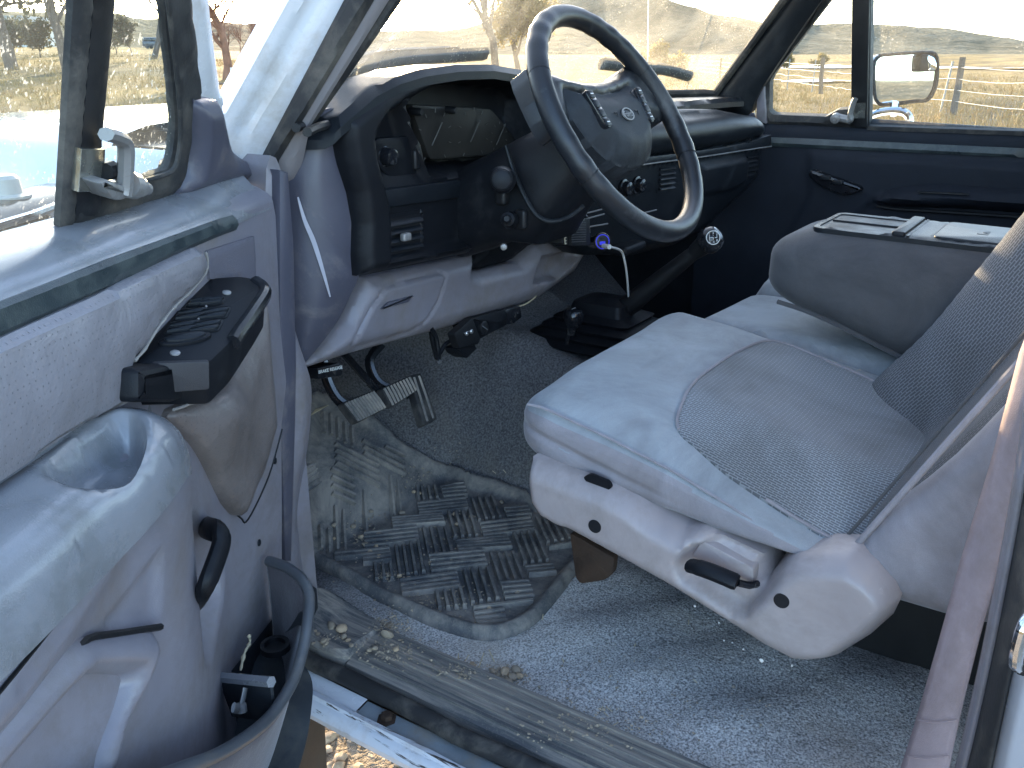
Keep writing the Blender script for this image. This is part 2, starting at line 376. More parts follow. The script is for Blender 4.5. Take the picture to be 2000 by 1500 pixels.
def carpetmat():
    m, t, b = nt('loop_carpet'); v = coords(t)
    c = mixc(t, ramp(t, noise(t, 260, 3, .6, v), .32, .68), (.065, .064, .066), (.20, .197, .198))
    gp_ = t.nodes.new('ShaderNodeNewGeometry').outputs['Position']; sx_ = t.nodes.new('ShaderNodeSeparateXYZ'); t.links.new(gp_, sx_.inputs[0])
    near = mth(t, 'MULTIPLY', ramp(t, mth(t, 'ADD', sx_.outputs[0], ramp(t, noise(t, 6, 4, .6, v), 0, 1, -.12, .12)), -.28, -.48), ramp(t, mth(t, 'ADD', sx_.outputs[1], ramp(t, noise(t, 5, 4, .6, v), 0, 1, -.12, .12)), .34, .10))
    dusty = mixc(t, ramp(t, noise(t, 330, 3, .6, v), .36, .62), (.20, .195, .19), (.74, .72, .69)); c = mixc(t, near, c, dusty)  # paler by the open door: doorway light put into the carpet, with dust
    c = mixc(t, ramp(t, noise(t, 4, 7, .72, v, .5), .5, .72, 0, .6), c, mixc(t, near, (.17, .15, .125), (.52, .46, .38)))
    c = mixc(t, ramp(t, noise(t, 90, 3, .6, v), .72, .80, 0, .4), c, (.3, .27, .22))
    t.links.new(c, b.inputs['Base Color']); b.inputs['Roughness'].default_value = .97; b.inputs['Specular IOR Level'].default_value = .08
    h = mth(t, 'ADD', noise(t, 230, 3, .6, v), noise(t, 55, 2, .5, v)); bumpnode(t, b, h, .7, .0035); return m
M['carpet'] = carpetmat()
def matrubber(name, amt, st=None):
    m, t, b = nt(name); v = coords(t, 'Generated') if 0 else t.nodes.new('ShaderNodeNewGeometry').outputs['Position']
    if st:
        mp_ = t.nodes.new('ShaderNodeMapping'); t.links.new(v, mp_.inputs[0]); mp_.inputs['Scale'].default_value = tuple(x/9 for x in st); v2 = mp_.outputs[0]
    else: v2 = v
    c = mixc(t, ramp(t, noise(t, 9, 7, .72, v2, .4), .46-amt*.14, .78-amt*.2, 0, .85), (.095, .097, .10), (.46, .40, .33))
    c = mixc(t, ramp(t, noise(t, 300, 2, .5, v), .55, .75, 0, .4), c, (.28, .25, .21))
    t.links.new(c, b.inputs['Base Color']); b.inputs['Roughness'].default_value = .78; b.inputs['Specular IOR Level'].default_value = .3
    bumpnode(t, b, noise(t, 400, 3, .6, v), .3, .001); return m
M['mat'] = matrubber('dusty_mat_rubber', .20); M['mat_rib'] = matrubber('dusty_mat_rib_rubber', .38); M['scuff'] = matrubber('dusty_scuff_plastic', .42, (70, 3, 70))
M['pedal'] = matrubber('dusty_pedal_rubber', .45)
def vinylmat(name, col, col2, sp=.0066):
    m, t, b = nt(name); v = coords(t, 'UV'); o = coords(t)
    def dots(r):
        s = t.nodes.new('ShaderNodeVectorMath'); s.operation = 'SCALE'; s.inputs['Scale'].default_value = 1/sp; t.links.new(v, s.inputs[0])
        f = t.nodes.new('ShaderNodeTexVoronoi'); f.inputs['Scale'].default_value = 1.0; f.inputs['Randomness'].default_value = .12; t.links.new(s.outputs[0], f.inputs['Vector']); return ramp(t, f.outputs['Distance'], r, r*1.8)
    d = dots(.075)
    c = mixc(t, ramp(t, noise(t, 6, 6, .7, o, .5), .35, .7), col, col2)
    c = mixc(t, d, tuple(x*.6 for x in col), c); t.links.new(c, b.inputs['Base Color'])
    t.links.new(ramp(t, noise(t, 12, 4, .6, o), .3, .7, .3, .5), b.inputs['Roughness'])
    h = mth(t, 'ADD', mth(t, 'MULTIPLY', d, .8), mth(t, 'ADD', mth(t, 'MULTIPLY', noise(t, 160, 3, .6, o), .7), mth(t, 'MULTIPLY', noise(t, 28, 3, .6, o, 1.2), 1.6)))
    bumpnode(t, b, h, .4, .002); return m
M['vinyl'] = vinylmat('perforated_grey_vinyl', (.25, .235, .25), (.165, .152, .155))
M['vinyl_torn'] = vinylmat('worn_brown_grey_vinyl', (.20, .17, .16), (.115, .095, .084))
M['foam'] = pm('torn_vinyl_backing', (.26, .235, .21), .95, var=.2, bump=.6, bs=200)
M['mesh'] = pm('fine_ribbed_grey_panel', (.15, .14, .165), .55, var=.1, bump=.9, bs=1100, dirt=((.17, .14, .13), .35, 8), dist=.0015)
def glassmat(name, tint, haze, speck, sscale, dust=(.85, .80, .70), fwd=.0):
    m = bpy.data.materials.new(name); m.use_nodes = True; t = m.node_tree; t.nodes.clear(); L = t.links
    out = t.nodes.new('ShaderNodeOutputMaterial'); tr = t.nodes.new('ShaderNodeBsdfTransparent'); tr.inputs[0].default_value = (*tint, 1)
    gl = t.nodes.new('ShaderNodeBsdfGlossy'); gl.inputs['Roughness'].default_value = .015
    lw_ = t.nodes.new('ShaderNodeLayerWeight'); lw_.inputs[0].default_value = .5
    frv = mth(t, 'ADD', mth(t, 'MULTIPLY', mth(t, 'POWER', lw_.outputs['Facing'], 5.0), .9), .04)
    a = t.nodes.new('ShaderNodeMixShader'); L.new(frv, a.inputs[0]); L.new(tr.outputs[0], a.inputs[1]); L.new(gl.outputs[0], a.inputs[2])
    tl = t.nodes.new('ShaderNodeBsdfTranslucent'); tl.inputs[0].default_value = (*dust, 1); df = t.nodes.new('ShaderNodeBsdfDiffuse'); df.inputs[0].default_value = (*dust, 1)
    d0 = t.nodes.new('ShaderNodeMixShader'); d0.inputs[0].default_value = .3; L.new(tl.outputs[0], d0.inputs[1]); L.new(df.outputs[0], d0.inputs[2])
    rf = t.nodes.new('ShaderNodeBsdfRefraction'); rf.inputs['IOR'].default_value = 1.22; rf.inputs['Roughness'].default_value = .55; rf.inputs[0].default_value = (*dust, 1)
    d = t.nodes.new('ShaderNodeMixShader'); d.inputs[0].default_value = fwd; L.new(d0.outputs[0], d.inputs[1]); L.new(rf.outputs[0], d.inputs[2])
    v = coords(t)
    big = ramp(t, noise(t, 5, 5, .65, v, .5), .35, .72, haze*.35, haze*1.5)
    sp = ramp(t, noise(t, sscale, 2, .5, v), .62, .70, 0, speck); sp2 = ramp(t, noise(t, 9, 3, .6, v), .38, .62)
    f = mth(t, 'MINIMUM', mth(t, 'ADD', big, mth(t, 'MULTIPLY', sp, sp2)), .9)
    x = t.nodes.new('ShaderNodeMixShader'); L.new(f, x.inputs[0]); L.new(a.outputs[0], x.inputs[1]); L.new(d.outputs[0], x.inputs[2]); L.new(x.outputs[0], out.inputs[0])
    return m
M['windshield'] = glassmat('dusty_windshield_glass', (.93, .95, .92), .23, .4, 230, (.92, .86, .68), .3)
M['doorglass'] = glassmat('water_spotted_door_glass', (.88, .93, .92), .05, .55, 170)
M['passglass'] = glassmat('passenger_window_glass', (.93, .96, .95), .03, .25, 220)
def peelmat():
    m, t, b = nt('chipped_white_paint'); v = coords(t); s = coords(t, 'Object', (8, 1.4, 8))
    k = ramp(t, noise(t, 3.2, 7, .7, s, .6), .53, .555); d = ramp(t, noise(t, 16, 6, .7, v), .5, .75, 0, .55)
    c = mixc(t, d, (.66, .68, .72), (.40, .33, .27)); c = mixc(t, k, c, mixc(t, noise(t, 30, 4, .6, v), (.02, .022, .025), (.12, .09, .07)))
    t.links.new(c, b.inputs['Base Color']); t.links.new(ramp(t, k, 0, 1, .3, .8), b.inputs['Roughness']); bumpnode(t, b, k, .5, -.0015); return m
M['peel'] = peelmat()
M['sillgrey'] = pm('bare_blue_grey_sill_metal', (.24, .27, .29), .5, metal=.2, var=.25, vs=14, bump=.2, bs=200, dirt=((.30, .25, .19), .5, 10))
def emit(name, col, s):
    m, t, b = nt(name); b.inputs['Base Color'].default_value = (*[x*.3 for x in col], 1); b.inputs['Emission Color'].default_value = (*col, 1); b.inputs['Emission Strength'].default_value = s; return m
M['blue'] = emit('blue_lit_ring', (.05, .06, 1.0), .06)
M['ink'] = pm('white_lettering', (.75, .75, .72), .5, var=.05, bump=0)
M['dimink'] = pm('grey_lettering', (.20, .21, .22), .5, var=.05, bump=0)
M['inkgold'] = pm('cream_lettering', (.55, .50, .38), .5, var=.05, bump=0)
M['mirror'] = pm('mirror_glass', (.9, .92, .93), .015, metal=1.0, var=.01, bump=0, rv=.005)
M['stone'] = pm('tan_pebble', (.44, .33, .22), .85, var=.35, vs=60, bump=.5, bs=180)
M['stone2'] = pm('grey_pebble', (.33, .27, .20), .85, var=.3, vs=60, bump=.5, bs=180)
M['straw'] = pm('dry_straw', (.55, .46, .30), .8, var=.2, bump=.2)
# ================================================================== the land around the truck
def gdir(x): d = ray(x, 115.0).copy(); d[2] = 0; return d/np.linalg.norm(d)
def at(x, dist, z=GZ): q = CAM + gdir(x)*dist; return np.array([q[0], q[1], z])
def groundmat():
    m, t, b = nt('gravel_and_dry_grass'); v = t.nodes.new('ShaderNodeNewGeometry').outputs['Position']
    ln = t.nodes.new('ShaderNodeVectorMath'); ln.operation = 'LENGTH'; t.links.new(v, ln.inputs[0])
    grav = mixc(t, ramp(t, noise(t, 45, 4, .6, v), .3, .7), (.20, .165, .125), (.46, .39, .30))
    sv = t.nodes.new('ShaderNodeMapping'); t.links.new(v, sv.inputs[0]); sv.inputs['Rotation'].default_value = (0, 0, YAW); sv.inputs['Scale'].default_value = (.035, .22, 1)
    gr = mixc(t, ramp(t, noise(t, 1.0, 6, .65, sv.outputs[0], .3), .36, .62), (.16, .11, .05), (.44, .29, .10))
    gr = mixc(t, ramp(t, noise(t, .35, 3, .6, sv.outputs[0]), .60, .64, 0, .75), gr, (.07, .075, .055))
    gr = mixc(t, ramp(t, noise(t, 7, 5, .7, v), .35, .7, 0, .55), gr, (.10, .085, .06))
    c = mixc(t, ramp(t, mth(t, 'ADD', ln.outputs['Value'], ramp(t, noise(t, .5, 3, .6, v), 0, 1, -3, 3)), 7.5, 9.5), grav, gr)
    t.links.new(c, b.inputs['Base Color']); b.inputs['Roughness'].default_value = .95; b.inputs['Specular IOR Level'].default_value = .1
    bumpnode(t, b, mth(t, 'ADD', noise(t, 18, 4, .65, v), noise(t, 70, 3, .6, v)), .8, .05); return m
def gh(x, y):
    """height of the land above the yard"""
    dx, dy = x-CAM[0], y-CAM[1]; r_ = math.hypot(dx, dy); az = math.degrees(math.atan2(dx, dy))
    left = 1-float(sst(np.array(az), 34., 52.)); left *= float(sst(np.array(az), -80., -30.))
    a = float(np.interp(r_, [0, 18, 55, 180, 500, 900], [0, 0, 1.15, 3.2, 6, 9]))*left
    b = float(np.interp(r_, [0, 60, 200, 500, 900], [0, 0, .9, 3.0, 5.0]))*(1-left)
    return a+b + (math.sin(az*.3+r_*.13)*.5+math.sin(az*.7+r_*.4)*.3)*min(.16, max(0, r_-14)*.004)
rad = [0, 1, 2, 3, 5, 8, 12, 18, 24, 32, 42, 55, 75, 100, 140, 180, 260, 400, 600, 900, 1400, 4000, 9000]; V = []; F = []; NA = 180
for r_ in rad:
    for k in range(NA):
        a = 2*math.pi*k/NA; x, y = CAM[0]+r_*math.sin(a), CAM[1]+r_*math.cos(a); V.append((x, y, GZ+(gh(x, y) if r_ < 1000 else 0)))
for i in range(len(rad)-1):
    for k in range(NA): j = (k+1) % NA; F.append((i*NA+k, i*NA+j, (i+1)*NA+j, (i+1)*NA+k))
obj('ground', V, F, groundmat(), kind='structure')
# ridge of hills all round: (photo x or azimuth step) -> height of the skyline
def hillmat():
    m, t, b = nt('dry_brush_hillside'); v = coords(t)
    c = mixc(t, ramp(t, noise(t, .012, 6, .7, v), .38, .66), (.11, .105, .075), (.27, .235, .165)); c = mixc(t, ramp(t, noise(t, .09, 4, .65, v), .5, .72, 0, .7), c, (.055, .06, .045))
    t.links.new(c, b.inputs['Base Color']); b.inputs['Roughness'].default_value = 1.0; b.inputs['Specular IOR Level'].default_value = .02
    bumpnode(t, b, noise(t, .03, 5, .65, v), 1.0, 12); return m
key = [(-1600, 60), (-600, 66), (0, 80), (250, 74), (420, 66), (700, 50), (900, 60), (1040, 100), (1120, 124), (1250, 108), (1400, 82), (1500, 70), (1600, 62), (1700, 60), (1800, 54), (1870, 46), (2000, 30), (2300, 26), (2900, 36)]
def skyl(az):
    a = math.degrees(az); pts = [(math.degrees(math.atan2(gdir(x)[0], gdir(x)[1])), hgt) for x, hgt in key]
    pts = [(-190, 40)] + pts + [(195, 40)]
    return float(np.interp(a, [p[0] for p in pts], [p[1] for p in pts]))
V = []; F = []; NA = 480; prof = [(0, 900, -.02), (0, 1000, .04), (1, 1150, .25), (1, 1300, .52), (1, 1450, .80), (1, 1600, 1.0), (1, 1900, .75), (1, 2300, -.05)]
for k in range(NA):
    az = -math.pi + 2*math.pi*k/NA; top = skyl(az)*1600/FPX*.94
    for q, (ns, d, f) in enumerate(prof):
        nz = .10*math.sin(az*23+q*1.7)+.07*math.sin(az*57+q*2.9)+.05*math.sin(az*131+q)
        dd = d*(1+.05*math.sin(az*17+q)*ns); z = top*f*(1+nz*ns*(.35 if f == 1.0 else 1.2)); V.append((CAM[0]+dd*math.sin(az), CAM[1]+dd*math.cos(az), GZ+z))
P_ = len(prof)
for k in range(NA):
    j = (k+1) % NA
    for q in range(P_-1): F.append((k*P_+q, j*P_+q, j*P_+q+1, k*P_+q+1))
obj('hills', V, F, hillmat(), kind='structure')
# ================================================================== the truck
truck = empty('pickup_truck', (0, 0, GZ), 'white pickup truck with open driver door showing its grey cloth and plastic cab', 'pickup truck')
def fz(x, y):
    x = np.asarray(x, float); y = np.asarray(y, float)
    tun = (.215+.075*sst(y, .0, .45))*(1-sst(np.abs(x), .13, .34))
    toe = np.where(y > .40, (y-.40)*.95, 0); toe = np.minimum(toe, .36+0*toe)
    toe = toe - np.where(np.abs(y-.40) < .05, 0, 0)
    return np.maximum(tun, 0)*(1-np.clip(toe/.6, 0, 1)) + toe + .004*np.sin(x*31+y*17)*np.sin(y*23)
_T = np.arange(.6, 4.0, .002)
def PF(x, y, off=0.0):
    d = ray(x, y); Q_ = CAM+_T[:, None]*d; m_ = Q_[:, 2] < fz(Q_[:, 0], Q_[:, 1])+off; k_ = int(np.argmax(m_)) if m_.any() else len(_T)-1
    return Q_[k_]
xs = np.arange(-.795, .80, .011); ys = np.arange(-.98, .80, .011); gx, gy = np.meshgrid(xs, ys); Z = fz(gx, gy) + .0022*(vnoise(np.c_[gx.ravel()+3, gy.ravel()+3], 60, 3)-.5).reshape(gx.shape) + .006*(vnoise(np.c_[gx.ravel()+3, gy.ravel()+3], 9, 5)-.5).reshape(gx.shape)
V = np.c_[gx.ravel(), gy.ravel(), Z.ravel()]; nx = len(xs)
F = [(j*nx+i, j*nx+i+1, (j+1)*nx+i+1, (j+1)*nx+i) for j in range(len(ys)-1) for i in range(nx-1)]
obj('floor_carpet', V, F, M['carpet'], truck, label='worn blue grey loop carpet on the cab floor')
# firewall behind the dash, back wall, roof, B-pillars, passenger side shell: they shade the cab
YZ = Frame((0, 0, 0), (0, 1, 0), (0, 0, 1)); XZ = Frame((0, 0, 0), (1, 0, 0), (0, 0, 1)); XY = Frame((0, 0, 0), (1, 0, 0), (0, 1, 0))
def boxm(lo, hi):
    lo, hi = np.asarray(lo, float), np.asarray(hi, float)
    V = [(x, y, z) for x in (lo[0], hi[0]) for y in (lo[1], hi[1]) for z in (lo[2], hi[2])]
    return V, [(0, 1, 3, 2), (4, 6, 7, 5), (0, 4, 5, 1), (2, 3, 7, 6), (0, 2, 6, 4), (1, 5, 7, 3)]
def box(name, lo, hi, mat, parent=None, **kw):
    V, F = boxm(lo, hi); return obj(name, V, F, mat, parent, smooth=False, **kw)
hf('firewall', Frame((0, .765, 0), (1, 0, 0), (0, 0, 1)), [(-.80, .30), (.80, .30), (.80, .72), (-.80, .72)], .05, 0.0, M['deep'], truck, depth=.01)
# XZ.N = -Y, so n > 0 is towards the rear
RF = Frame((0, 0, 1.26), (1, 0, 0), (0, 1, 0))
roof = plate('roof', RF, roundpoly([(-.66, -1.0), (.66, -1.0), (.66, -.13), (-.66, -.13)], .08), 0, .05, .03, M['white'], truck)
hf('headliner', RF, roundpoly([(-.64, -.97), (.64, -.97), (.64, -.15), (-.64, -.15)], .08), .06, -.012, M['lining'], roof, depth=0)
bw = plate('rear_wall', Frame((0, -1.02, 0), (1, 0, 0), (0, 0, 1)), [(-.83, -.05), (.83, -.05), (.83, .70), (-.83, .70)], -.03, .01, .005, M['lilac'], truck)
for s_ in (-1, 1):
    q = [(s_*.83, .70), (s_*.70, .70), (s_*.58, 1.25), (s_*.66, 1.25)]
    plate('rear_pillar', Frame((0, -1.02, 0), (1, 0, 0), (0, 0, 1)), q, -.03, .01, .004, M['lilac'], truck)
rw = plate('rear_window', Frame((0, -1.03, 0), (1, 0, 0), (0, 0, 1)), roundpoly([(-.70, .705), (.70, .705), (.575, 1.25), (-.575, 1.25)], .05), -.003, .003, 0, M['passglass'], truck)
# ---- driver's A-pillar (white jamb, black seal, inner trim) as solid bars along the pillar
a0 = PX(500, 322, -.80); a1 = PX(690, 0, -.75); ad = (a1-a0)/np.linalg.norm(a1-a0)
def bar(name, A0, A1, ext, side, w, d, mat, r=.01, parent=truck, label=None):
    """a bar from A0 past A1 by ext; side: direction of its width w; d: depth away from the viewer"""
    A0, A1 = np.asarray(A0, float), np.asarray(A1, float); L = np.linalg.norm(A1-A0); t = (A1-A0)/L
    s = np.asarray(side, float); s = s-t*(s@t); s /= np.linalg.norm(s); f = Frame(A0, t, s)
    return plate(name, f, [(0, 0), (L+ext, 0), (L+ext, w), (0, w)], (-d if f.N@(CAM-A0) > 0 else d), 0, r, mat, parent, label=label)
aL0 = PX(438, 205, -.85); aL1 = PX(556, 0, -.81)
fA = Frame(aL0-(aL1-aL0)*.9, aL1-aL0, a0-aL0)
fA.N = fA.N if fA.N@(CAM-aL0) > 0 else -fA.N; sg = 1
o0 = fA.px(385, 310); o1 = fA.px(556, 0); i0 = fA.px(512, 320); i1 = fA.px(676, 0)
def ext(p, q, k): p, q = np.array(p), np.array(q); return tuple(q+(q-p)*k)
jam = [o0, o1, ext(o0, o1, 1.1), ext(i0, i1, 1.1), i1, i0, fA.px(510, 420), fA.px(400, 420)]
gro = [fA.px(505, 210), fA.px(640, 0)]
pA = np.array(jam)
hf('pillar_jamb', fA, jam, .008, lambda P: sg*(-.006*sst(dseg(P, np.array([fA.px(470, 250), fA.px(610, 0), ext(fA.px(470, 250), fA.px(610, 0), 1)]), False), .012, .004) + .01), M['white'], truck, depth=.05, er=0, label='white painted windshield pillar of the open door frame')
sl = [fA.px(500, 400), fA.px(480, 350), fA.px(664, 0), ext(fA.px(490, 330), fA.px(664, 0), 1.1), ext(fA.px(535, 300), fA.px(712, 0), 1.1), fA.px(712, 0), fA.px(537, 297), fA.px(528, 340), fA.px(526, 400)]
hf('pillar_seal', fA, sl, .008, lambda P: sg*(.022+.01*np.sin(np.clip(sd(P, np.array(sl))/.02, 0, 1)*math.pi/2)), M['rubber'], truck, depth=.02, label='black rubber door seal up the windshield pillar')
tr = [fA.px(527, 350), fA.px(536, 300), fA.px(708, 0), ext(fA.px(536, 300), fA.px(708, 0), 1.1), ext(fA.px(590, 252), fA.px(744, 0), 1.1), fA.px(744, 0), fA.px(598, 235), fA.px(585, 300), fA.px(570, 340)]
M['taupe'] = pm('taupe_grey_pillar_trim', (.20, .18, .18), .5, var=.1, bump=.2, bs=700)  # plain taupe plastic of the inner pillar trim
hf('pillar_trim', fA, tr, .008, lambda P: sg*(.018+.008*np.sin(np.clip(sd(P, np.array(tr))/.02, 0, 1)*math.pi/2)), M['taupe'], truck, depth=.03)
# ---- hinge pillar trim below the dash, beside the open door
KP = Frame((0, .275, 0), (1, 0, 0), (0, 0, 1))
kp = KP.pxs([(520, 330), (548, 330), (562, 480), (575, 640), (605, 735), (608, 800), (600, 880), (585, 960), (580, 1010), (588, 1090), (600, 1180), (560, 1190), (530, 1150), (520, 900), (520, 600)])
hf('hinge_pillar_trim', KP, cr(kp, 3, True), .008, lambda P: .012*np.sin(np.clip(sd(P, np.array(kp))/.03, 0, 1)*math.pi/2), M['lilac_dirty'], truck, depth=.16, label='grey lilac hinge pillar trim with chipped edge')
jt = KP.pxs([(527, 330), (545, 335), (556, 470), (562, 700), (560, 830), (553, 1090), (540, 1090), (530, 800), (528, 560)])
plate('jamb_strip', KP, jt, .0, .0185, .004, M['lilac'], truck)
# ---- sill: scuff plate with ribs, seal, bare sill metal, chipped rocker
SY0, SY1 = .36, -1.05
def strip(name, prof, y0, y1, mat, parent, ny=60, wob=0.0, **kw):
    """profile [(x, z)...] swept along Y"""
    V = []; F = []; m = len(prof)
    for j in range(ny+1):
        y = y0+(y1-y0)*j/ny
        for i, (x, z) in enumerate(prof):
            V.append((x, y, z + wob*(math.sin(y*37+i)+math.sin(y*71+i*2))*.5))
    for j in range(ny):
        for i in range(m-1): F.append((j*m+i, j*m+i+1, (j+1)*m+i+1, (j+1)*m+i))
    return obj(name, V, F, mat, parent, **kw)
scf = strip('scuff_plate', [(-.770, -.03), (-.772, .004), (-.780, .012), (-.795, .010), (-.845, .004), (-.862, -.002), (-.866, -.02)], .165, SY1, M['scuff'], truck, 120, .0012, label='dusty ribbed door sill scuff plate')
for i in range(6):
    x = -.786-.0125*i; V, F = boxm((-.0028, -.60, 0), (.0028, .60, .0045))
    V = np.array(V); V = V+np.array([x, (.155+SY1)/2, .0100-.0016*i]); obj('rib', V, F, M['scuff'], scf, smooth=False)
XYs = Frame((0, 0, 0), (1, 0, 0), (0, 1, 0))
ep = [(-.765, .165), (-.866, .165), (-.872, .30), (-.80, .34), (-.76, .30)]
hf('sill_end_cap', XYs, roundpoly(ep, .02), .008, lambda P: .012+.02*sst(P[:, 1], .2, .36)+.004*vnoise(P, 40, 2), M['scuff'], truck, depth=.03, er=.008)
tube('sill_seal', [(-.880, .33, .02), (-.882, .25, -.004)]+[(-.882+.003*math.sin(k*.9), .2-k*.05, -.008+.0015*math.sin(k*2.1)) for k in range(26)], .0125, M['rubber'], truck, seg=12, label='dusty black rubber door seal along the sill')
strip('sill_ledge', [(-.880, -.030), (-.890, -.020), (-.913, -.023), (-.920, -.032)], .10, SY1, M['sillgrey'], truck, 80, .0008, label='bare blue grey metal ledge of the sill')
strip('sill_front', [(-.880, -.028), (-.890, -.017), (-.913, -.020), (-.920, -.029)], .32, .10, M['white'], truck, 12, .0)
rk = strip('rocker_panel', [(-.915, -.044), (-.915, -.024), (-.919, -.016), (-.927, -.0145), (-.930, -.019), (-.934, -.020), (-.940, -.024), (-.944, -.032), (-.942, -.042), (-.930, -.052), (-.88, -.056)], .40, SY1, M['peel'], truck, 100, .0006, label='white rocker panel with peeling paint')
bl = lathe('sill_bolt', (-.902, .055, -.026), (0, 0, 1), [(0, .014), (.006, .014), (.006, .0085), (.013, .0085), (.0135, .007)], M['rust'], truck, seg=6, smooth=False)
# ---- B-pillar at the rear of the opening (all faces turned to the door opening)
def xs_strip(name, left, right, xl, xr, mat, label=None, bulge=.0, n=6):
    """strip between two photo edges: left edge at x = xl, right edge at x = xr"""
    L, R_ = cr([PX(x, y, xl) for x, y in left], 8), cr([PX(x, y, xr) for x, y in right], 8); V = []; F = []
    for l, r_ in zip(L, R_):
        for k in range(n+1): t = k/n; V.append(l*(1-t)+r_*t+np.array([-bulge*math.sin(t*math.pi), 0, 0]))
    for j in range(len(L)-1):
        for k in range(n): a = j*(n+1)+k; F.append((a, a+1, a+n+2, a+n+1))
    o = obj(name, V, F, mat, truck, label=label, sharp=60); md = o.modifiers.new('thick', 'SOLIDIFY'); md.thickness = .003; return o
E0 = [(2130, 80), (2060, 500), (2020, 760), (1990, 960), (1945, 1210), (1905, 1400), (1875, 1520)]
E1 = [(2148, 80), (2078, 500), (2036, 760), (2004, 970), (1958, 1215), (1917, 1405), (1888, 1525)]
E2 = [(2330, 80), (2200, 500), (2110, 760), (2052, 1000), (2010, 1180), (1975, 1330), (1932, 1530)]
E3 = [(2580, 80), (2400, 500), (2320, 760), (2270, 1000), (2240, 1200), (2200, 1400), (2180, 1540)]
xs_strip('rear_jamb_seal', [(x-16, y) for x, y in E0], E1, -.835, -.845, M['lilac_dirty'], None, .010)
xs_strip('rear_jamb_rubber', E1, E2, -.845, -.89, M['rubber'], 'worn black rubber on the rear door jamb', .006)
xs_strip('rear_door_jamb', E2, E3, -.89, -.985, M['white'], 'white painted rear door jamb', .004)
plate('rear_corner_panel', Frame((0, -.72, 0), (1, 0, 0), (0, 0, 1)), [(-.985, -.2), (-.80, -.2), (-.80, .68), (-.62, 1.25), (-.70, 1.25), (-.90, .68)], -.0, .30, 0, M['white'], truck, smooth=False)
sc_ = PX(1996, 1245, -.93)
tube('door_striker', cr([sc_+np.array([.01, -.01, .024]), sc_+np.array([-.012, .0, .02]), sc_+np.array([-.012, .0, -.018]), sc_+np.array([.01, -.01, -.024])], 4), .005, M['chrome'], truck, seg=10)
lathe('jamb_hole', PX(1997, 1302, -.935), (-1, 0, 0), [(0, .006), (.004, .0058)], M['deep'], truck, seg=10)
# ---- seat belt
bp_ = [PX(x, y, -.80) for x, y in [(2022, 740), (1985, 860), (1930, 1060), (1880, 1240), (1830, 1420), (1795, 1560)]]
Lp = [PX(x, y, -.775) for x, y in [(1990, 690), (1935, 900), (1880, 1080), (1836, 1240), (1790, 1400), (1752, 1520)]]
Rp = [PX(x, y, -.80) for x, y in [(2075, 690), (2013, 860), (1958, 1080), (1912, 1250), (1875, 1400), (1850, 1520)]]
Lc, Rc = cr(Lp, 8), cr(Rp, 8); V = []; F = []
top = np.array([-.70, -.70, 1.15])
rows = [(l, r) for l, r in zip(Lc, Rc)]
rows.insert(0, (top+np.array([.0, .03, 0]), top+np.array([-.02, -.03, 0])))
nseg = 6
for l, r in rows:
    for k in range(nseg+1):
        t = k/nseg; q = l*(1-t)+r*t + np.array([-.006, 0, 0])*math.sin(t*math.pi); V.append(q)
for j in range(len(rows)-1):
    for k in range(nseg): F.append((j*(nseg+1)+k, j*(nseg+1)+k+1, (j+1)*(nseg+1)+k+1, (j+1)*(nseg+1)+k))
bo = obj('seat_belt', V, F, M['belt'], truck, label='taupe seat belt webbing hanging beside the seat')
md = bo.modifiers.new('thick', 'SOLIDIFY'); md.thickness = .0018
for k in (0.80, .9):
    i = int(len(rows)*k); l, r = rows[i]; tube('stitching', [l*(1-t)+r*t+np.array([-.004-.006*math.sin(t*math.pi), 0, 0]) for t in np.linspace(.06, .94, 9)], .0006, M['belt'], bo, seg=4)
# ---- windshield, passenger pillar, cowl, hood, fender
WS = [(-.735, .30, .745), (.735, .30, .745), (.60, -.12, 1.245), (-.60, -.12, 1.245)]
V = []; F = []; NU, NV = 30, 14
def wsp(s, t):
    x0 = -.75+1.5*s; x1 = -.60+1.2*s; x = x0*(1-t)+x1*t; bow = .26*(1-(2*s-1)**2)
    y = (.30+bow)*(1-t)+(-.12+bow*.75)*t; z = .735*(1-t)+1.25*t; return np.array([x, y, z])
for j in range(NV+1):
    for i in range(NU+1): V.append(wsp(i/NU, j/NV))
for j in range(NV):
    for i in range(NU): a = j*(NU+1)+i; F.append((a, a+1, a+NU+2, a+NU+1))
obj('windshield', V, F, M['windshield'], truck, label='dusty cracked windshield glowing in low sun', sharp=80)
edge = [wsp(0, t)+np.array([.006, -.01, 0]) for t in np.linspace(1, 0, 10)] + [wsp(s, 0)+np.array([0, -.008, 0]) for s in np.linspace(0.02, .98, 30)] + [wsp(1, t)+np.array([-.006, -.01, 0]) for t in np.linspace(0, 1, 10)]
tube('windshield_seal', edge, .010, M['rubber'], truck, seg=8)

for s_ in (-1, 1):
    f_ = Frame((s_*.80, 0, 0), (0, 1, 0), (0, 0, 1)); plate('cowl_side_panel', f_, [(.28, -.02), (.80, -.02), (.80, .72 if s_ > 0 else .60), (.28, .72 if s_ > 0 else .60)], -s_*-.03, 0, 0, M['dash'] if s_ > 0 else M['lilac_dirty'], truck, smooth=False)

box('floor_pan', (-.872, -1.04, -.075), (.88, .80, -.034), M['deep'], truck)  # unseen, added to stop sunlight leaking in along the sill
box('cowl_shelf', (-.80, .50, .688), (.80, .80, .700), M['deep'], truck)  # unseen, added to block sky light leaking into the footwell
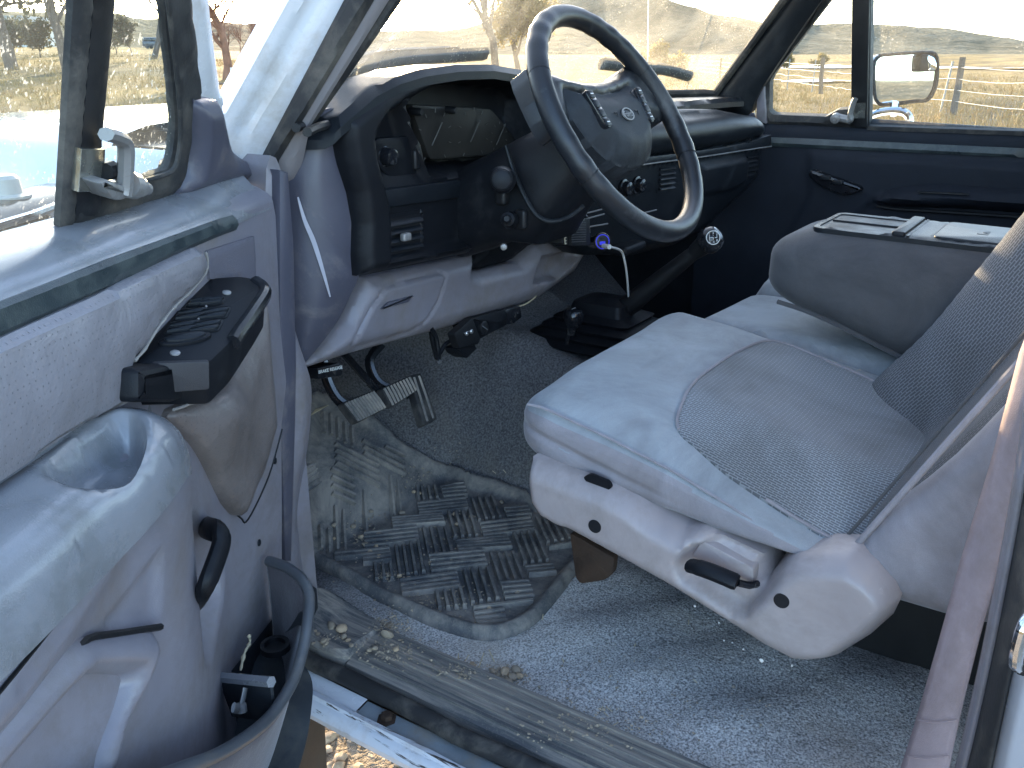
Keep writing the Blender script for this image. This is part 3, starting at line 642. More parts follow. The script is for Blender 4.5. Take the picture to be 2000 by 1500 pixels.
# passenger A-pillar trim (n towards the driver)
q0, q1 = PX(1400, 180, .75), PX(1535, -10, .70)
FP = Frame(q0, q1-q0, (0, -1, 0)); FP.N = FP.N if FP.N@(CAM-q0) > 0 else -FP.N; sgp = 1
pt = [FP.px(x, y) for x, y in [(1392, 195), (1527, 0), (1640, -165), (1730, -165), (1605, 0), (1488, 172), (1462, 225), (1425, 222)]]
hf('pillar_trim', FP, cr(pt, 3, True), .012, lambda P: sgp*.02*np.sin(np.clip(sd(P, np.array(pt))/.035, 0, 1)*math.pi/2), M['dash'], truck, depth=.05, label='charcoal windshield pillar trim on the passenger side')
# cowl, hood and fender seen through the open door's glass
strip('cowl', [(.60, .70), (.60, .72)], .8, .8, M['deep'], truck, 1) if 0 else None
V = []; F = []; nh = 24
def hoodz(x, y): return .735 - .05*max(0, (y-.6)/1.25)**2 - .012*(x/.8)**2 - .10*max(0, (abs(x)-.78)/.14)**2
for j in range(17):
    for i in range(nh+1):
        x = -.90+1.8*i/nh; y = (.56+.20*(1-(x/.9)**2))*(1-j/16)+1.78*j/16; V.append((x, y, hoodz(x, y)))
for j in range(16):
    for i in range(nh): a = j*(nh+1)+i; F.append((a, a+1, a+nh+2, a+nh+1))
ho = obj('hood', V, F, M['hoodwhite'], truck, label='glossy white hood beyond the door window', sharp=60)
for s_ in (-1, 1):
    pr = [(s_*.912, .695), (s_*.925, .715), (s_*.945, .705), (s_*.965, .66), (s_*.98, .52), (s_*.985, .40), (s_*.965, .38), (s_*.97, .25), (s_*.955, -.05)]
    strip('fender', pr, .33, 1.80, M['hoodwhite'], truck, 20, 0, sharp=50)
strip('grille_panel', [(-.95, .68), (.95, .68), (.95, .1), (-.95, .1)], 1.8, 1.82, M['deep'], truck, 1, sharp=20)
V, F = boxm((-.80, .62, .50), (.80, .66, .715)); obj('cowl_panel', V, F, M['deep'], truck, smooth=False)
# wipers lying on the foot of the glass
def wiper(pts, name, label):
    P = [np.asarray(p, float) for p in pts]; e = empty(name, P[0], parent=truck); e['label'] = label
    c = cr(P, 6); tube('blade', c, .009, M['rubber'], e, seg=6, flat=1.6, up=(0, -.5, 1))
    tube('arm', [p+np.array([0, .02, .012]) for p in c[2:-4]], .006, M['black'], e, seg=6)
    for k in (3, len(c)//2, len(c)-5): rbox('claw', c[k]+np.array([0, .008, .008]), (.012, .02, .016), .003, M['black'], e)
def onws(x, y, off=.012):
    # point where the pixel ray meets the windshield surface, pushed outwards
    d = ray(x, y); best = None; bd = 1e9
    for s in np.linspace(-.1, 1.1, 121):
        for t in np.linspace(-.06, .5, 57):
            q = wsp(s, t)-CAM; k = q@_fw; px_ = 1000+FPX*(q@_r)/k; py_ = 750-FPX*(q@_up)/k; e_ = (px_-x)**2+(py_-y)**2
            if e_ < bd: bd = e_; best = wsp(s, t)
    return best+np.array([0, off*.8, off])
wiper([onws(x, y) for x, y in [(668, 162), (720, 147), (790, 130), (870, 122), (955, 118)]], 'wiper', 'dirty wiper blade in the sun glare above the dash hood')
wiper([onws(x, y) for x, y in [(1180, 133), (1260, 140), (1310, 147), (1354, 157)]], 'wiper', 'wiper blade beyond the steering wheel rim')
tube('radio_antenna', [PX(1264, 175, .92), PX(1268, -140, .92)], .0017, M['steel'], truck, seg=6)
# ------------------------------------------------------------------ dashboard
# top pad: surface over XY from the rear edge to the foot of the glass, with the hood over the cluster
dash = empty('dashboard', (0, .3, .6), parent=truck); dash['label'] = 'charcoal and grey lilac dashboard under the windshield'
def topz(P):
    x, y = P[:, 0], P[:, 1]; ar = np.interp(x, [-.775, -.745, -.735, -.70, -.665, -.62, -.565, -.48, -.39, -.30, -.24, -.19, -.14, -.10], [.727, .730, .745, .764, .783, .797, .806, .812, .812, .803, .79, .77, .742, .727])
    return ar + (.727-ar)*sst(y, .30, .50) - .012*sst(y, .3, .6)
rear = lambda x: .235 if x < -.12 else (.215 if x < .6 else .19)
ot = [(-.775, .315), (-.755, .258), (-.735, .232), (-.62, .222), (-.45, .222), (-.25, .222), (-.17, .226), (-.10, .245), (.1, .245), (.45, .235), (.66, .215), (.715, .20), (.745, .24), (.745, .30), (.62, .39), (.4, .50), (0, .55), (-.4, .50), (-.62, .39), (-.745, .30)]
hf('top_pad', XY, ot, .012, topz, M['dash'], dash, depth=.012, er=.010, label='sunlit charcoal top pad of the dashboard')
# defrost slots at the left end
for (a, b) in [((578, 250), (646, 226)), ((600, 258), (640, 243))]:
    q = [PZ(x, y, .738) for x, y in ((a[0], a[1]), (b[0], b[1]))]
    tube('defrost_slot', cr([q[0], (q[0]+q[1])/2+np.array([0, 0, .001]), q[1]], 4), .006, M['deep'], dash, seg=8)
for k in range(3):
    tube('defrost_slot', [PX(1381+k*7, 202+k*3, .66), PX(1386+k*7, 215+k*3, .66)], .004, M['deep'], dash, seg=6)
# grey lilac end panel
DE = Frame((-.72, .262, 0), (.83, -.55, 0), (0, 0, 1))     # faces the open door
if DE.N@(CAM-DE.O) < 0: DE.N = -DE.N
de = DE.pxs([(575, 262), (592, 238), (625, 218), (655, 212), (672, 232), (672, 300), (684, 370), (697, 430), (700, 500), (702, 542), (688, 575), (662, 628), (625, 678), (592, 715), (576, 712), (562, 660), (552, 560), (550, 440), (556, 350), (566, 300)])
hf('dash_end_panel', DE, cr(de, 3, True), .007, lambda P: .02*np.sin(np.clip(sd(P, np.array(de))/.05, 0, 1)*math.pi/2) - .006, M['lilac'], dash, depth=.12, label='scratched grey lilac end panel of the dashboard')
M['scratch'] = pm('pale_scratch', (.42, .41, .45), .7, var=.2, bump=0)
def decal(name, fr, line, n, w, mat, parent):
    P = cr([np.array(fr.px(x, y, n)) for x, y in line], 5); V = []; F = []
    for i, p in enumerate(P):
        t = P[min(i+1, len(P)-1)]-P[max(i-1, 0)]; t /= np.linalg.norm(t); q = np.array([-t[1], t[0]]); ww = w*(.25+.75*math.sin(math.pi*(i+.5)/len(P)))
        for s_ in (-1, 1): V.append(fr.w(p[0]+q[0]*ww*s_, p[1]+q[1]*ww*s_, n))
    for i in range(len(P)-1): F.append((2*i, 2*i+1, 2*i+3, 2*i+2))
    return obj(name, V, F, mat, parent, smooth=False)
decal('scratch_mark', DE, [(582, 385), (595, 430), (612, 470), (628, 520), (645, 580)], .0165, .0032, M['scratch'], dash)
# black instrument surround
BZ = Frame((0, .245, 0), (1, 0, 0), (0, .0, 1))           # n towards the driver (-Y)
outl = [(660, 232), (663, 272), (672, 321), (687, 376), (694, 437), (693, 499), (696, 539), (911, 494), (1060, 452), (1060, 300), (1075, 170), (1028, 140), (960, 129), (883, 127), (822, 134), (776, 149), (733, 170), (696, 201)]
inl = [(712, 272), (718, 315), (733, 367), (742, 407), (745, 453), (745, 512), (905, 478), (1050, 440), (1050, 300), (1060, 185), (1028, 157), (991, 150), (929, 146), (868, 152), (822, 167), (776, 190), (739, 218), (716, 253)]
bo_, bi_ = np.array(BZ.pxs(outl)), np.array(BZ.pxs(inl))
cav = np.array(BZ.pxs([(799, 205), (812, 255), (830, 310), (847, 346), (917, 337), (1045, 330), (1060, 190), (1028, 160), (991, 153), (929, 149), (868, 156), (822, 172)]))
def bzf(P):
    d = sd(P, bo_); di = sd(P, bi_); rim = .022*np.sin(np.clip(d/.018, 0, 1)*math.pi/2)
    n = rim - .020*sst(di, -.004, .012); c = sd(P, cav); n = n - .072*sst(c, -.004, .014)
    w_ = sst(di, 0, .01)*(1-sst(c, -.02, 0)); up = sst(P[:, 1], .60, .72)
    return n - .03*w_*up
hf('instrument_surround', BZ, [tuple(p) for p in bo_], .005, bzf, M['black'], dash, depth=.06, lines=[list(map(tuple, bi_)), list(map(tuple, cav))], sharp=50, label='black instrument surround with arched hood')
CL = Frame((0, .325, 0), (1, 0, 0), (0, -.05, 1))
def cpx(l, n=0): return CL.pxs(l, n)
M['midink'] = pm('faded_dial_ink', (.10, .095, .085), .6, var=.05, bump=0)
M['lens'] = pm('dusty_instrument_lens', (.020, .018, .016), .5, var=.25, spec=.3, bump=.1, bs=200, dirt=((.042, .037, .031), .45, 9))
lens = cpx([(800, 204), (955, 212), (993, 256), (1010, 290), (985, 300), (836, 312), (822, 272), (804, 223)])
lo = plate('cluster_lens', CL, roundpoly(lens, .01), -.01, .004, .002, M['lens'], dash, label='dusty dark instrument lens with two dials')
for (cx, cy, r_) in [(850, 268, .044), (925, 262, .044), (975, 268, .026)]:
    c = np.array(CL.px(cx, cy, .006))
    nd = [CL.w(c[0]-.010, c[1]-.012, .0075), CL.w(c[0]+.016, c[1]+.022, .0075)]
    tube('needle', nd, .0010, M['midink'], dash, seg=5)
    for k in range(9):
        a = math.radians(230-k*35); p = [CL.w(c[0]+r_*f*math.cos(a), c[1]+r_*f*math.sin(a), .0058) for f in (.86, 1.0)]; tube('dial_mark', p, .0007, M['midink'], dash, seg=4)
for (cx, cy) in [(822, 219), (889, 216)]:
    c = CL.px(cx, cy, .02); lathe('trip_knob', CL.w(c[0], c[1], 0), CL.N, [(0, .006), (.018, .006), (.022, .0045)], M['deep'], dash, seg=12)
# headlamp switch plate with knob and dimmer
sp0 = BZ.pxs([(725, 281), (733, 270), (806, 266), (818, 278), (830, 334), (820, 341), (758, 345), (739, 330)], .0)
def nb(poly): return float(bzf(np.array(poly)).mean())
n0 = nb(sp0)
pl_ = plate('light_switch_plate', BZ, roundpoly(BZ.pxs([(725, 281), (733, 270), (806, 266), (818, 278), (830, 334), (820, 341), (758, 345), (739, 330)], n0), .012), n0-.012, n0+.0035, .0025, M['black'], dash)
k = BZ.px(759, 306, n0+.01); lathe('headlamp_knob', BZ.w(k[0], k[1], n0), BZ.N, [(0, .0165), (.003, .0165), (.004, .013), (.016, .0125), (.019, .0115), (.020, .008)], M['gloss'], dash, seg=24)
k = BZ.px(813, 312, n0+.006); rbox('dimmer_wheel', BZ.w(k[0], k[1], n0+.004), (.014, .012, .030), .004, M['deep'], dash)
k = BZ.px(812, 287, n0+.006); rbox('dimmer_mark', BZ.w(k[0], k[1], n0+.004), (.011, .003, .003), .001, M['deep'], dash)
dr = BZ.pxs([(738, 371), (911, 349), (917, 356), (916, 379), (908, 384), (747, 406)], 0); nd0 = .0
plate('blank_strip', BZ, roundpoly(dr, .006), -.01, .0065, .003, M['dash'], dash)
def vent(name, fr, quad, n, ns, mat, parent, tab=None, label=None):
    """frame with slats and a dark throat; quad in (u, v): bl, br, tr, tl"""
    q = np.array(quad); e = empty(name, fr.w(*q.mean(0), n), parent=parent) if 0 else None
    big = roundpoly(q+(q-q.mean(0))*.10, .006); th = [tuple(p) for p in q]
    plate(name+'_throat', fr, roundpoly(q, .004), n-.03, n+.0012, .0, M['deep'], parent)
    hf(name+'_frame', fr, [tuple(p) for p in roundpoly(q+(q-q.mean(0))*.22, .008)], .006, n+.004, mat, parent, depth=.012, er=.003, holes=[[tuple(p) for p in q]])
    for k in range(ns):
        t = (k+.5)/ns; a = q[0]*(1-t)+q[3]*t; b = q[1]*(1-t)+q[2]*t
        A, B = fr.w(a[0], a[1], n+.003), fr.w(b[0], b[1], n+.003)
        tube(name+'_slat', [A, B], .0075, M['dash'], parent, seg=8, flat=.22, up=fr.V*.85+fr.N*.5)
    if tab: p = q[0]*(1-tab[0])*(1-tab[1])+q[1]*tab[0]*(1-tab[1])+q[2]*tab[0]*tab[1]+q[3]*(1-tab[0])*tab[1]; rbox(name+'_tab', fr.w(p[0], p[1], n+.012), (.018, .010, .012), .003, M['alu'], parent)
vent('air_vent', BZ, BZ.pxs([(752, 512), (820, 499), (820, 417), (752, 429)], .004), .003, 5, M['black'], dash, tab=(.42, .55))
# grey lilac knee panel below
KN = Frame((0, .262, 0), (1, 0, 0), (0, .12, 1))
kn = KN.pxs([(694, 543), (800, 521), (908, 498), (909, 528), (925, 530), (1005, 512), (1035, 480), (1060, 470), (1130, 478), (1142, 490), (1120, 530), (1055, 578), (960, 612), (860, 642), (760, 668), (680, 690), (600, 716), (590, 713), (630, 675), (665, 625)])
kna = np.array(kn); drp = np.array(KN.pxs([(725, 558), (832, 532), (845, 538), (836, 590), (815, 628), (790, 648), (680, 680), (672, 672), (700, 600)]))
cub = np.array(KN.pxs([(1038, 500), (1110, 484), (1120, 500), (1080, 545), (1025, 556)]))
def knf(P):
    d = sd(P, kna); n = .02*np.sin(np.clip(d/.03, 0, 1)*math.pi/2) + .018*sst(P[:, 1], .40, .52)
    g = np.abs(sd(P, drp)); n = n-.0035*(1-sst(g, .0008, .0045)) + .002*sst(sd(P, drp), 0, .006)
    return n - .030*sst(sd(P, cub), -.002, .012)
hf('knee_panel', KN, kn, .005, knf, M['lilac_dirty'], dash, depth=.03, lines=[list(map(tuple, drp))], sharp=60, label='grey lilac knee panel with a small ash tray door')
n1 = float(knf(np.array([KN.px(780, 585)]))[0])
plate('pull_recess', KN, roundpoly(KN.pxs([(746, 596), (806, 580), (812, 570), (752, 584)], n1), .002), n1-.004, n1+.0012, 0, M['deep'], dash)
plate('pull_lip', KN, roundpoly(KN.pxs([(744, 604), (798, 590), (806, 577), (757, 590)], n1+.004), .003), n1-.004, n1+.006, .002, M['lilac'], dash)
text('lettering', 'OPEN', KN, *KN.px(790, 560, n1+.002), n1+.001, .008, M['lilac'], dash)
# centre stack and passenger side face
PF2 = Frame((-.10, .235, 0), (.80, -.075, 0), (0, .0, 1))
def pdx(l, n=0): return PF2.pxs(l, n)
pdl = pdx([(1085, 250), (1270, 214), (1400, 214), (1455, 228), (1478, 250), (1481, 290), (1480, 345), (1462, 372), (1385, 452), (1330, 480), (1250, 500), (1150, 500), (1120, 480), (1085, 420)])
pda = np.array(pdl); seam1 = [np.array(p) for p in pdx([(1090, 322), (1150, 312), (1250, 303), (1340, 292), (1420, 279), (1482, 262)])]
seam2 = [np.array(p) for p in pdx([(1090, 350), (1150, 338), (1230, 320), (1340, 306), (1420, 294), (1482, 285)])]
gb = np.array(pdx([(1352, 318), (1442, 303), (1448, 312), (1446, 355), (1432, 368), (1392, 380), (1350, 385)]))
def pdf(P):
    d = sd(P, pda); n = .018*np.sin(np.clip(d/.03, 0, 1)*math.pi/2)
    v = P[:, 1]; y1 = np.interp(P[:, 0], [s[0] for s in seam1], [s[1] for s in seam1]); y2 = np.interp(P[:, 0], [s[0] for s in seam2], [s[1] for s in seam2])
    n += .03*np.sin(np.clip((v-y1)/.075, 0, 1)*math.pi)**.7*(v > y1); n -= .005*(1-sst(np.abs(v-y1), .001, .005)); n += .008*(v < y1)*(v > y2)
    n -= .02*sst(-(v-y2), 0, .22); n += .012*sst(sd(P, gb), -.002, .014)
    return n
pfo = hf('passenger_dash_face', PF2, pdl, .007, pdf, M['dash'], dash, depth=.05, lines=[[tuple(p) for p in seam1], [tuple(p) for p in seam2], list(map(tuple, gb))], sharp=55, label='charcoal passenger dash with padded roll and glovebox')
band = [tuple(p) for p in cr(seam1, 4)] + [tuple(p) for p in cr(seam2[::-1], 4)]
plate('dash_trim_band', PF2, band, .0, .0345, .002, M['dash'], dash)
tube('bright_line', [PF2.w(p[0], p[1]+.001, .034) for p in cr(seam2, 4)], .0018, M['alu'], dash, seg=6)
ep_ = PF2.px(1464, 274, .0345); text('badge', 'XLT', PF2, ep_[0], ep_[1], .0348, .019, M['deep'], dash)
def dn(x, y): return float(pdf(np.array([PF2.px(x, y)]))[0])
nA = .012
plate('control_bezel', PF2, roundpoly(pdx([(1120, 405), (1268, 374), (1277, 366), (1276, 325), (1268, 318), (1120, 345)], .012), .008), -.02, .016, .004, M['dash'], dash)
plate('control_recess', PF2, roundpoly(pdx([(1186, 392), (1252, 378), (1258, 368), (1256, 342), (1248, 338), (1190, 350)], .016), .006), .0, .0165, 0, M['deep'], dash)
for (x, y) in [(1219, 368), (1245, 362)]:
    c = pdx([(x, y)], .02)[0]; lathe('heater_knob', PF2.w(c[0], c[1], .014), PF2.N, [(0, .020), (.008, .019), (.009, .015), (.020, .0135), (.022, .010)], M['gloss'], dash, seg=20)
vent('air_vent', PF2, pdx([(1286, 372), (1314, 368), (1316, 320), (1286, 324)], .016), .014, 5, M['dash'], dash)
vent('air_vent', PF2, pdx([(1456, 345), (1474, 341), (1477, 298), (1457, 301)], .016), .014, 5, M['dash'], dash)
for (a, b) in [((1135, 430), (1180, 418)), ((1140, 418), (1175, 409)), ((1240, 420), (1282, 410)), ((1140, 445), (1187, 437))]:
    tube('stack_edge', [PF2.w(*PF2.px(*a, .02), .02), PF2.w(*PF2.px(*b, .02), .02)], .0016, M['alu'], dash, seg=5)
rbox('lower_tray', PF2.w(*PF2.px(1215, 482, 0), 0), (.10, .07, .02), .008, M['black'], dash)
plate('glovebox_latch', PF2, roundpoly(pdx([(1372, 372), (1390, 350), (1394, 346), (1370, 352)], .02), .003), .0, .012, .002, M['deep'], dash)
# ------------------------------------------------------------------ steering column and wheel
TIL = .58; WC = np.array([-.38, 0, .73]); We2 = np.array([0, math.sin(TIL), math.cos(TIL)]); WN = np.array([0, -math.cos(TIL), math.sin(TIL)])
WF = Frame(WC, (1, 0, 0), We2)
if WF.N@WN < 0: WF.N = -WF.N
colm = empty('steering_column', (-.38, .25, .6), parent=truck); colm['label'] = 'black steering column cover with stalks'
def rrect(w, h, r, n=5):
    return roundpoly([(-w, -h), (w, -h), (w, h), (-w, h)], r, n)
secs = [(.34, .088, .066, .05, .02), (.25, .088, .070, .05, .008), (.19, .092, .083, .05, -.015), (.12, .074, .066, .05, -.005), (.07, .058, .054, .045, 0), (.04, .046, .043, .04, 0)]
V = []; F = []
for (d, w, h_, r_, off) in secs:
    c = WC - WN*d + We2*off
    for p in rrect(w, h_, r_): V.append(c + np.array([p[0], 0, 0]) + We2*p[1])
m = len(rrect(1, 1, .1))
for j in range(len(secs)-1):
    for i in range(m): k = (i+1) % m; F.append((j*m+i, j*m+k, (j+1)*m+k, (j+1)*m+i))
F.append(tuple(range(m))); F.append(tuple((len(secs)-1)*m+i for i in range(m)))
obj('column_cover', V, F, M['black'], colm, sharp=50)
V = []; F = []
CP = Frame((0, .20, 0), (1, 0, 0), (0, .25, 1))
cpl = CP.pxs([(912, 342), (985, 285), (1010, 300), (1100, 420), (1150, 425), (1120, 445), (1030, 480), (1000, 505), (928, 524), (910, 518), (928, 480)])
hf('column_surround', CP, cr(cpl, 2, True), .007, lambda P: .022*np.sin(np.clip(sd(P, np.array(cpl))/.05, 0, 1)*math.pi/2), M['black'], colm, depth=.05, sharp=60)
tube('edge_highlight', cr([PX(x, y, v) for x, y, v in [(988, 284, -.475), (1002, 330, -.475), (1021, 376, -.475), (1046, 418, -.47), (1075, 432, -.46), (1110, 424, -.44), (1140, 402, -.42)]], 6), .0035, M['dash'], colm, seg=8)  # paler bead drawn as a highlight along the column cover's edge
s0 = PX(985, 352, -.455); s1 = PX(979, 351, -.545)
lathe('turn_signal_stalk', s0, s1-s0, [(0, .008), (.035, .009), (.04, .018), (.06, .020), (.085, .020), (.088, .0175), (.090, .017), (.096, .016), (.098, .012)], M['black'], colm, seg=24)
lathe('stalk_end_cap', s0+(s1-s0)/np.linalg.norm(s1-s0)*.0965, s1-s0, [(0, .0148), (.003, .0140), (.0042, .012)], M['black'], colm, seg=24)
rbox('stalk_boot', PX(985, 385, -.47), (.03, .02, .022), .005, M['deep'], colm)
s0 = PX(1000, 432, -.455); s1 = PX(989, 427, -.535)
lathe('tilt_lever', s0, s1-s0, [(0, .007), (.02, .008), (.03, .0135), (.055, .0125), (.075, .0105), (.077, .0065), (.088, .006), (.09, .004)], M['black'], colm, seg=16)
e_ = PX(1018, 428, -.47); rbox('tilt_slot', e_, (.012, .02, .03), .005, M['deep'], colm)
lathe('cover_screw', PX(984, 482, -.45), (-1, -.6, 0), [(0, .006), (.004, .005), (.005, .002)], M['alu'], colm, seg=10)
sw = empty('steering_wheel', WC, parent=truck); sw['label'] = 'worn charcoal four finger-grip steering wheel with padded hub'; sw['label'] = 'worn charcoal steering wheel with finger grips and padded hub'
pts = []; rr_ = []; NR = 160
for k in range(NR):
    a = 2*math.pi*k/NR; rr = .180
    g = 0
    for c0 in (55, 125, -18, 198):
        dlt = (math.degrees(a)-c0+180) % 360-180
        if abs(dlt) < 26: g += .0008*math.cos(math.radians(dlt*30))*(1-abs(dlt)/26)
    pts.append(WF.w(rr*math.cos(a), rr*math.sin(a), 0)); rr_.append(.0158+g)
tube('rim', pts, rr_, M['wheel'], sw, seg=16, closed=True, sharp=80)
for a in (28, 152, 203, 337):
    a = math.radians(a); c = WF.w(.180*math.cos(a), .180*math.sin(a), 0); t = WF.U*-math.sin(a)+WF.V*math.cos(a)
    tube('rim_seam', [c-t*.0009, c+t*.0009], .0161, M['deep'], sw, seg=18)
# hub pad: shield shape, and the two arms as one relief
pad = np.array([(-.105, .072), (-.06, .060), (0, .056), (.06, .060), (.105, .072), (.112, .03), (.098, -.02), (.070, -.052), (.03, -.066), (0, -.068), (-.03, -.066), (-.070, -.052), (-.098, -.02), (-.112, .03)])
hf('hub_pad', WF, cr(pad, 4, True), .0032, lambda P: .026*np.sin(np.clip(sd(P, pad)/.04, 0, 1)*math.pi/2)-.012, M['hub'], sw, depth=.04, sharp=60, label='padded hub with oval emblem')
arch = np.array([(-.165, .10), (-.12, .098), (-.085, .082), (-.04, .074), (0, .072), (.04, .074), (.085, .082), (.12, .098), (.165, .10), (.178, .04), (.172, .0), (.135, .012), (.115, .02), (.10, .06), (0, .045), (-.10, .06), (-.115, .02), (-.135, .012), (-.172, .0), (-.178, .04)])
hf('spoke', WF, cr(arch, 3, True), .005, lambda P: .012*np.sin(np.clip(sd(P, arch)/.02, 0, 1)*math.pi/2)-.010-.006*np.exp(-((np.abs(P[:, 0])-.13)/.03)**2), M['wheel'], sw, depth=.03, sharp=60)
for s_ in (-1, 1):
    o_ = roundpoly([(s_*.069, .048), (s_*.089, .050), (s_*.080, -.012), (s_*.061, -.010)], .009, 5)
    plate('button_bezel', WF, o_, .0, .0152, .002, M['gloss'], sw)
    for k in range(4):
        t = (k+.5)/4; c = np.array([s_*(.079*(1-t)+.0705*t), .049*(1-t)-.011*t]); w_ = .0075
        o_ = roundpoly([(c[0]-w_, c[1]-.0062), (c[0]+w_, c[1]-.0062), (c[0]+w_, c[1]+.0062), (c[0]-w_, c[1]+.0062)], .003, 3)
        bt = plate('cruise_button', WF, o_, .01, .0168, .0015, M['dash'], sw)
        if k in (0, 3): plate('button_mark', WF, [(c[0]-.004, c[1]-.0008), (c[0]+.004, c[1]-.0008), (c[0]+.004, c[1]+.0008), (c[0]-.004, c[1]+.0008)], .0162, .0172, 0, M['ink'], sw, smooth=False)
el = [(.017*math.cos(t), .005+.0105*math.sin(t)) for t in np.linspace(0, 2*math.pi, 28, endpoint=False)]
plate('emblem', WF, el, .01, .0162, .0015, M['dash'], sw, label='small oval emblem on the hub')
hf('emblem_ring', WF, el, .003, .0172, M['alu'], sw, depth=.002, holes=[[(p[0]*.86, .005+(p[1]-.005)*.82) for p in el]])
text('emblem_script', 'Ford', WF, 0, .005, .0164, .0135, M['alu'], sw, ext=.0006)
for s_ in (-1, 1):
    tube('horn_mark', [WF.w(s_*.034-.004, .010, .0152), WF.w(s_*.034+.004, .010, .0152), WF.w(s_*.034+.003, .003, .0152)], .0009, M['deep'], sw, seg=5)
    lathe('trim_hole', WF.w(s_*.142, .044, -.012), WF.N, [(0, .0025), (.008, .0022)], M['deep'], sw, seg=8)
lathe('wheel_hub', WF.w(0, 0, -.05), WF.N, [(0, .06), (.03, .07), (.045, .06)], M['deep'], sw, seg=24)
# ------------------------------------------------------------------ pedals and things under the dash
PD1 = Frame((0, .385, .25), (1, 0, 0), (0, .5, .87))
def pedal(name, label, pts, arm, ribs, along=True, n=0.0, thick=.018):
    e = empty(name, PD1.w(*PD1.px(*pts[0], n), n), parent=truck); e['label'] = label
    q = np.array(PD1.pxs(pts, n)); plate('pad', PD1, roundpoly(q, .008), n-thick, n, .004, M['rubber'], e)
    for k in range(ribs):
        t = (k+.7)/(ribs+.4); a = q[0]*(1-t)+q[1]*t; b = q[3]*(1-t)+q[2]*t
        if not along: a = q[0]*(1-t)+q[3]*t; b = q[1]*(1-t)+q[2]*t
        a, b = a*.94+b*.06, b*.94+a*.06
        tube('tread', [PD1.w(*a, n), PD1.w(*(a*.5+b*.5), n+.001), PD1.w(*b, n)], .0026, M['mat_rib'], e, seg=6)
    if arm: tube('arm', cr([PD1.w(*PD1.px(x, y, nn), nn) for x, y, nn in arm], 6), .012, M['gloss'], e, seg=8, flat=.6)
    return e
pedal('clutch_pedal', 'ribbed clutch pedal with a worn rubber pad', [(669, 786), (731, 761), (757, 797), (699, 826)], [(630, 700, -.02), (640, 745, -.03), (660, 780, -.03), (690, 800, -.02)], 11)
pedal('brake_pedal', 'dusty ribbed brake pedal beside the accelerator', [(745, 758), (802, 733), (817, 762), (765, 796)], [(672, 690, -.02), (705, 728, -.03), (740, 765, -.03), (770, 775, -.02)], 9)
pedal('accelerator_pedal', 'long flat accelerator pedal with pale wear', [(800, 733), (823, 727), (856, 818), (828, 833)], [(745, 672, -.03), (722, 705, -.05), (742, 750, -.05), (800, 770, -.02)], 2, True, -.012)
PK = Frame((0, .35, 0), (1, 0, 0), (0, .4, 1))
e = empty('parking_brake_pedal', PK.w(*PK.px(605, 940)), parent=truck); e['label'] = 'small ribbed parking brake pedal beside the hinge pillar'
q = np.array(PK.pxs([(590, 915), (615, 902), (628, 945), (604, 962)])); plate('pad', PK, roundpoly(q, .006), -.02, 0, .003, M['pedal'], e)
for k in range(5): t = (k+.5)/5; tube('tread', [PK.w(*(q[0]*(1-t)+q[3]*t), .001), PK.w(*(q[1]*(1-t)+q[2]*t), .001)], .0018, M['mat_rib'], e, seg=5)
tube('arm', [PK.w(*PK.px(596, 945, -.02), -.02), PK.w(*PK.px(570, 930, -.06), -.06), PK.w(*PK.px(560, 800, -.08), -.08)], .009, M['gloss'], e, seg=8)
BR = Frame((0, .30, 0), (1, 0, 0), (0, .15, 1)); e = empty('brake_release_handle', BR.w(*BR.px(645, 724)), parent=truck); e['label'] = 'black brake release handle with white lettering'
q = BR.pxs([(620, 718), (664, 708), (671, 728), (668, 734), (622, 741)]); plate('grip', BR, roundpoly(q, .004), -.03, 0, .003, M['gloss'], e)
tq = np.array(BR.px(646, 722, .001)); dv = np.array(BR.px(668, 717, .001))-np.array(BR.px(622, 727, .001)); an = math.atan2(dv[1], dv[0])
TF = Frame(BR.w(*tq, .0008), BR.U*math.cos(an)+BR.V*math.sin(an), BR.V*math.cos(an)-BR.U*math.sin(an)); text('lettering', 'BRAKE RELEASE', TF, 0, 0, 0, .0076, M['ink'], e, ext=.0004)
# trailer brake controller hanging under the knee panel
TB = Frame((0, .245, 0), (1, 0, 0), (0, .1, 1)); e = empty('brake_controller', TB.w(*TB.px(950, 640)), parent=truck); e['label'] = 'black trailer brake controller box bolted under the dash'
plate('housing', TB, roundpoly(TB.pxs([(920, 622), (988, 604), (992, 634), (936, 664)]), .004), -.05, 0, .003, M['black'], e)
plate('rear_housing', TB, roundpoly(TB.pxs([(988, 606), (1020, 598), (1023, 620), (1006, 633), (992, 634)]), .003), -.045, -.004, .002, M['gloss'], e)
plate('bracket', TB, roundpoly(TB.pxs([(882, 652), (918, 620), (934, 662), (930, 672), (892, 680)]), .004), -.01, .006, .002, M['deep'], e)
plate('connector', TB, roundpoly(TB.pxs([(893, 680), (928, 668), (933, 682), (915, 700), (900, 692)]), .003), -.03, -.002, .002, M['black'], e)
for x, y in [(910, 651), (919, 647)]: lathe('bolt', TB.w(*TB.px(x, y, .006), .006), TB.N, [(0, .0045), (.003, .0045), (.0045, .003)], M['steel'], e, seg=8)
c = TB.px(942, 640, 0); lathe('gain_dial', TB.w(*c, 0), TB.N, [(0, .013), (.005, .0125), (.006, .011)], M['deep'], e, seg=20)
plate('dial_mark', TB, [(c[0]-.008, c[1]+.005), (c[0]-.007, c[1]+.006), (c[0]+.008, c[1]-.005), (c[0]+.007, c[1]-.006)], .005, .0068, 0, M['dimink'], e, smooth=False)
tube('cable', cr([TB.w(*TB.px(x, y, -.02), -.02) for x, y in [(890, 660), (870, 672), (858, 690), (852, 660), (842, 640)]], 6), .004, M['black'], e, seg=7)
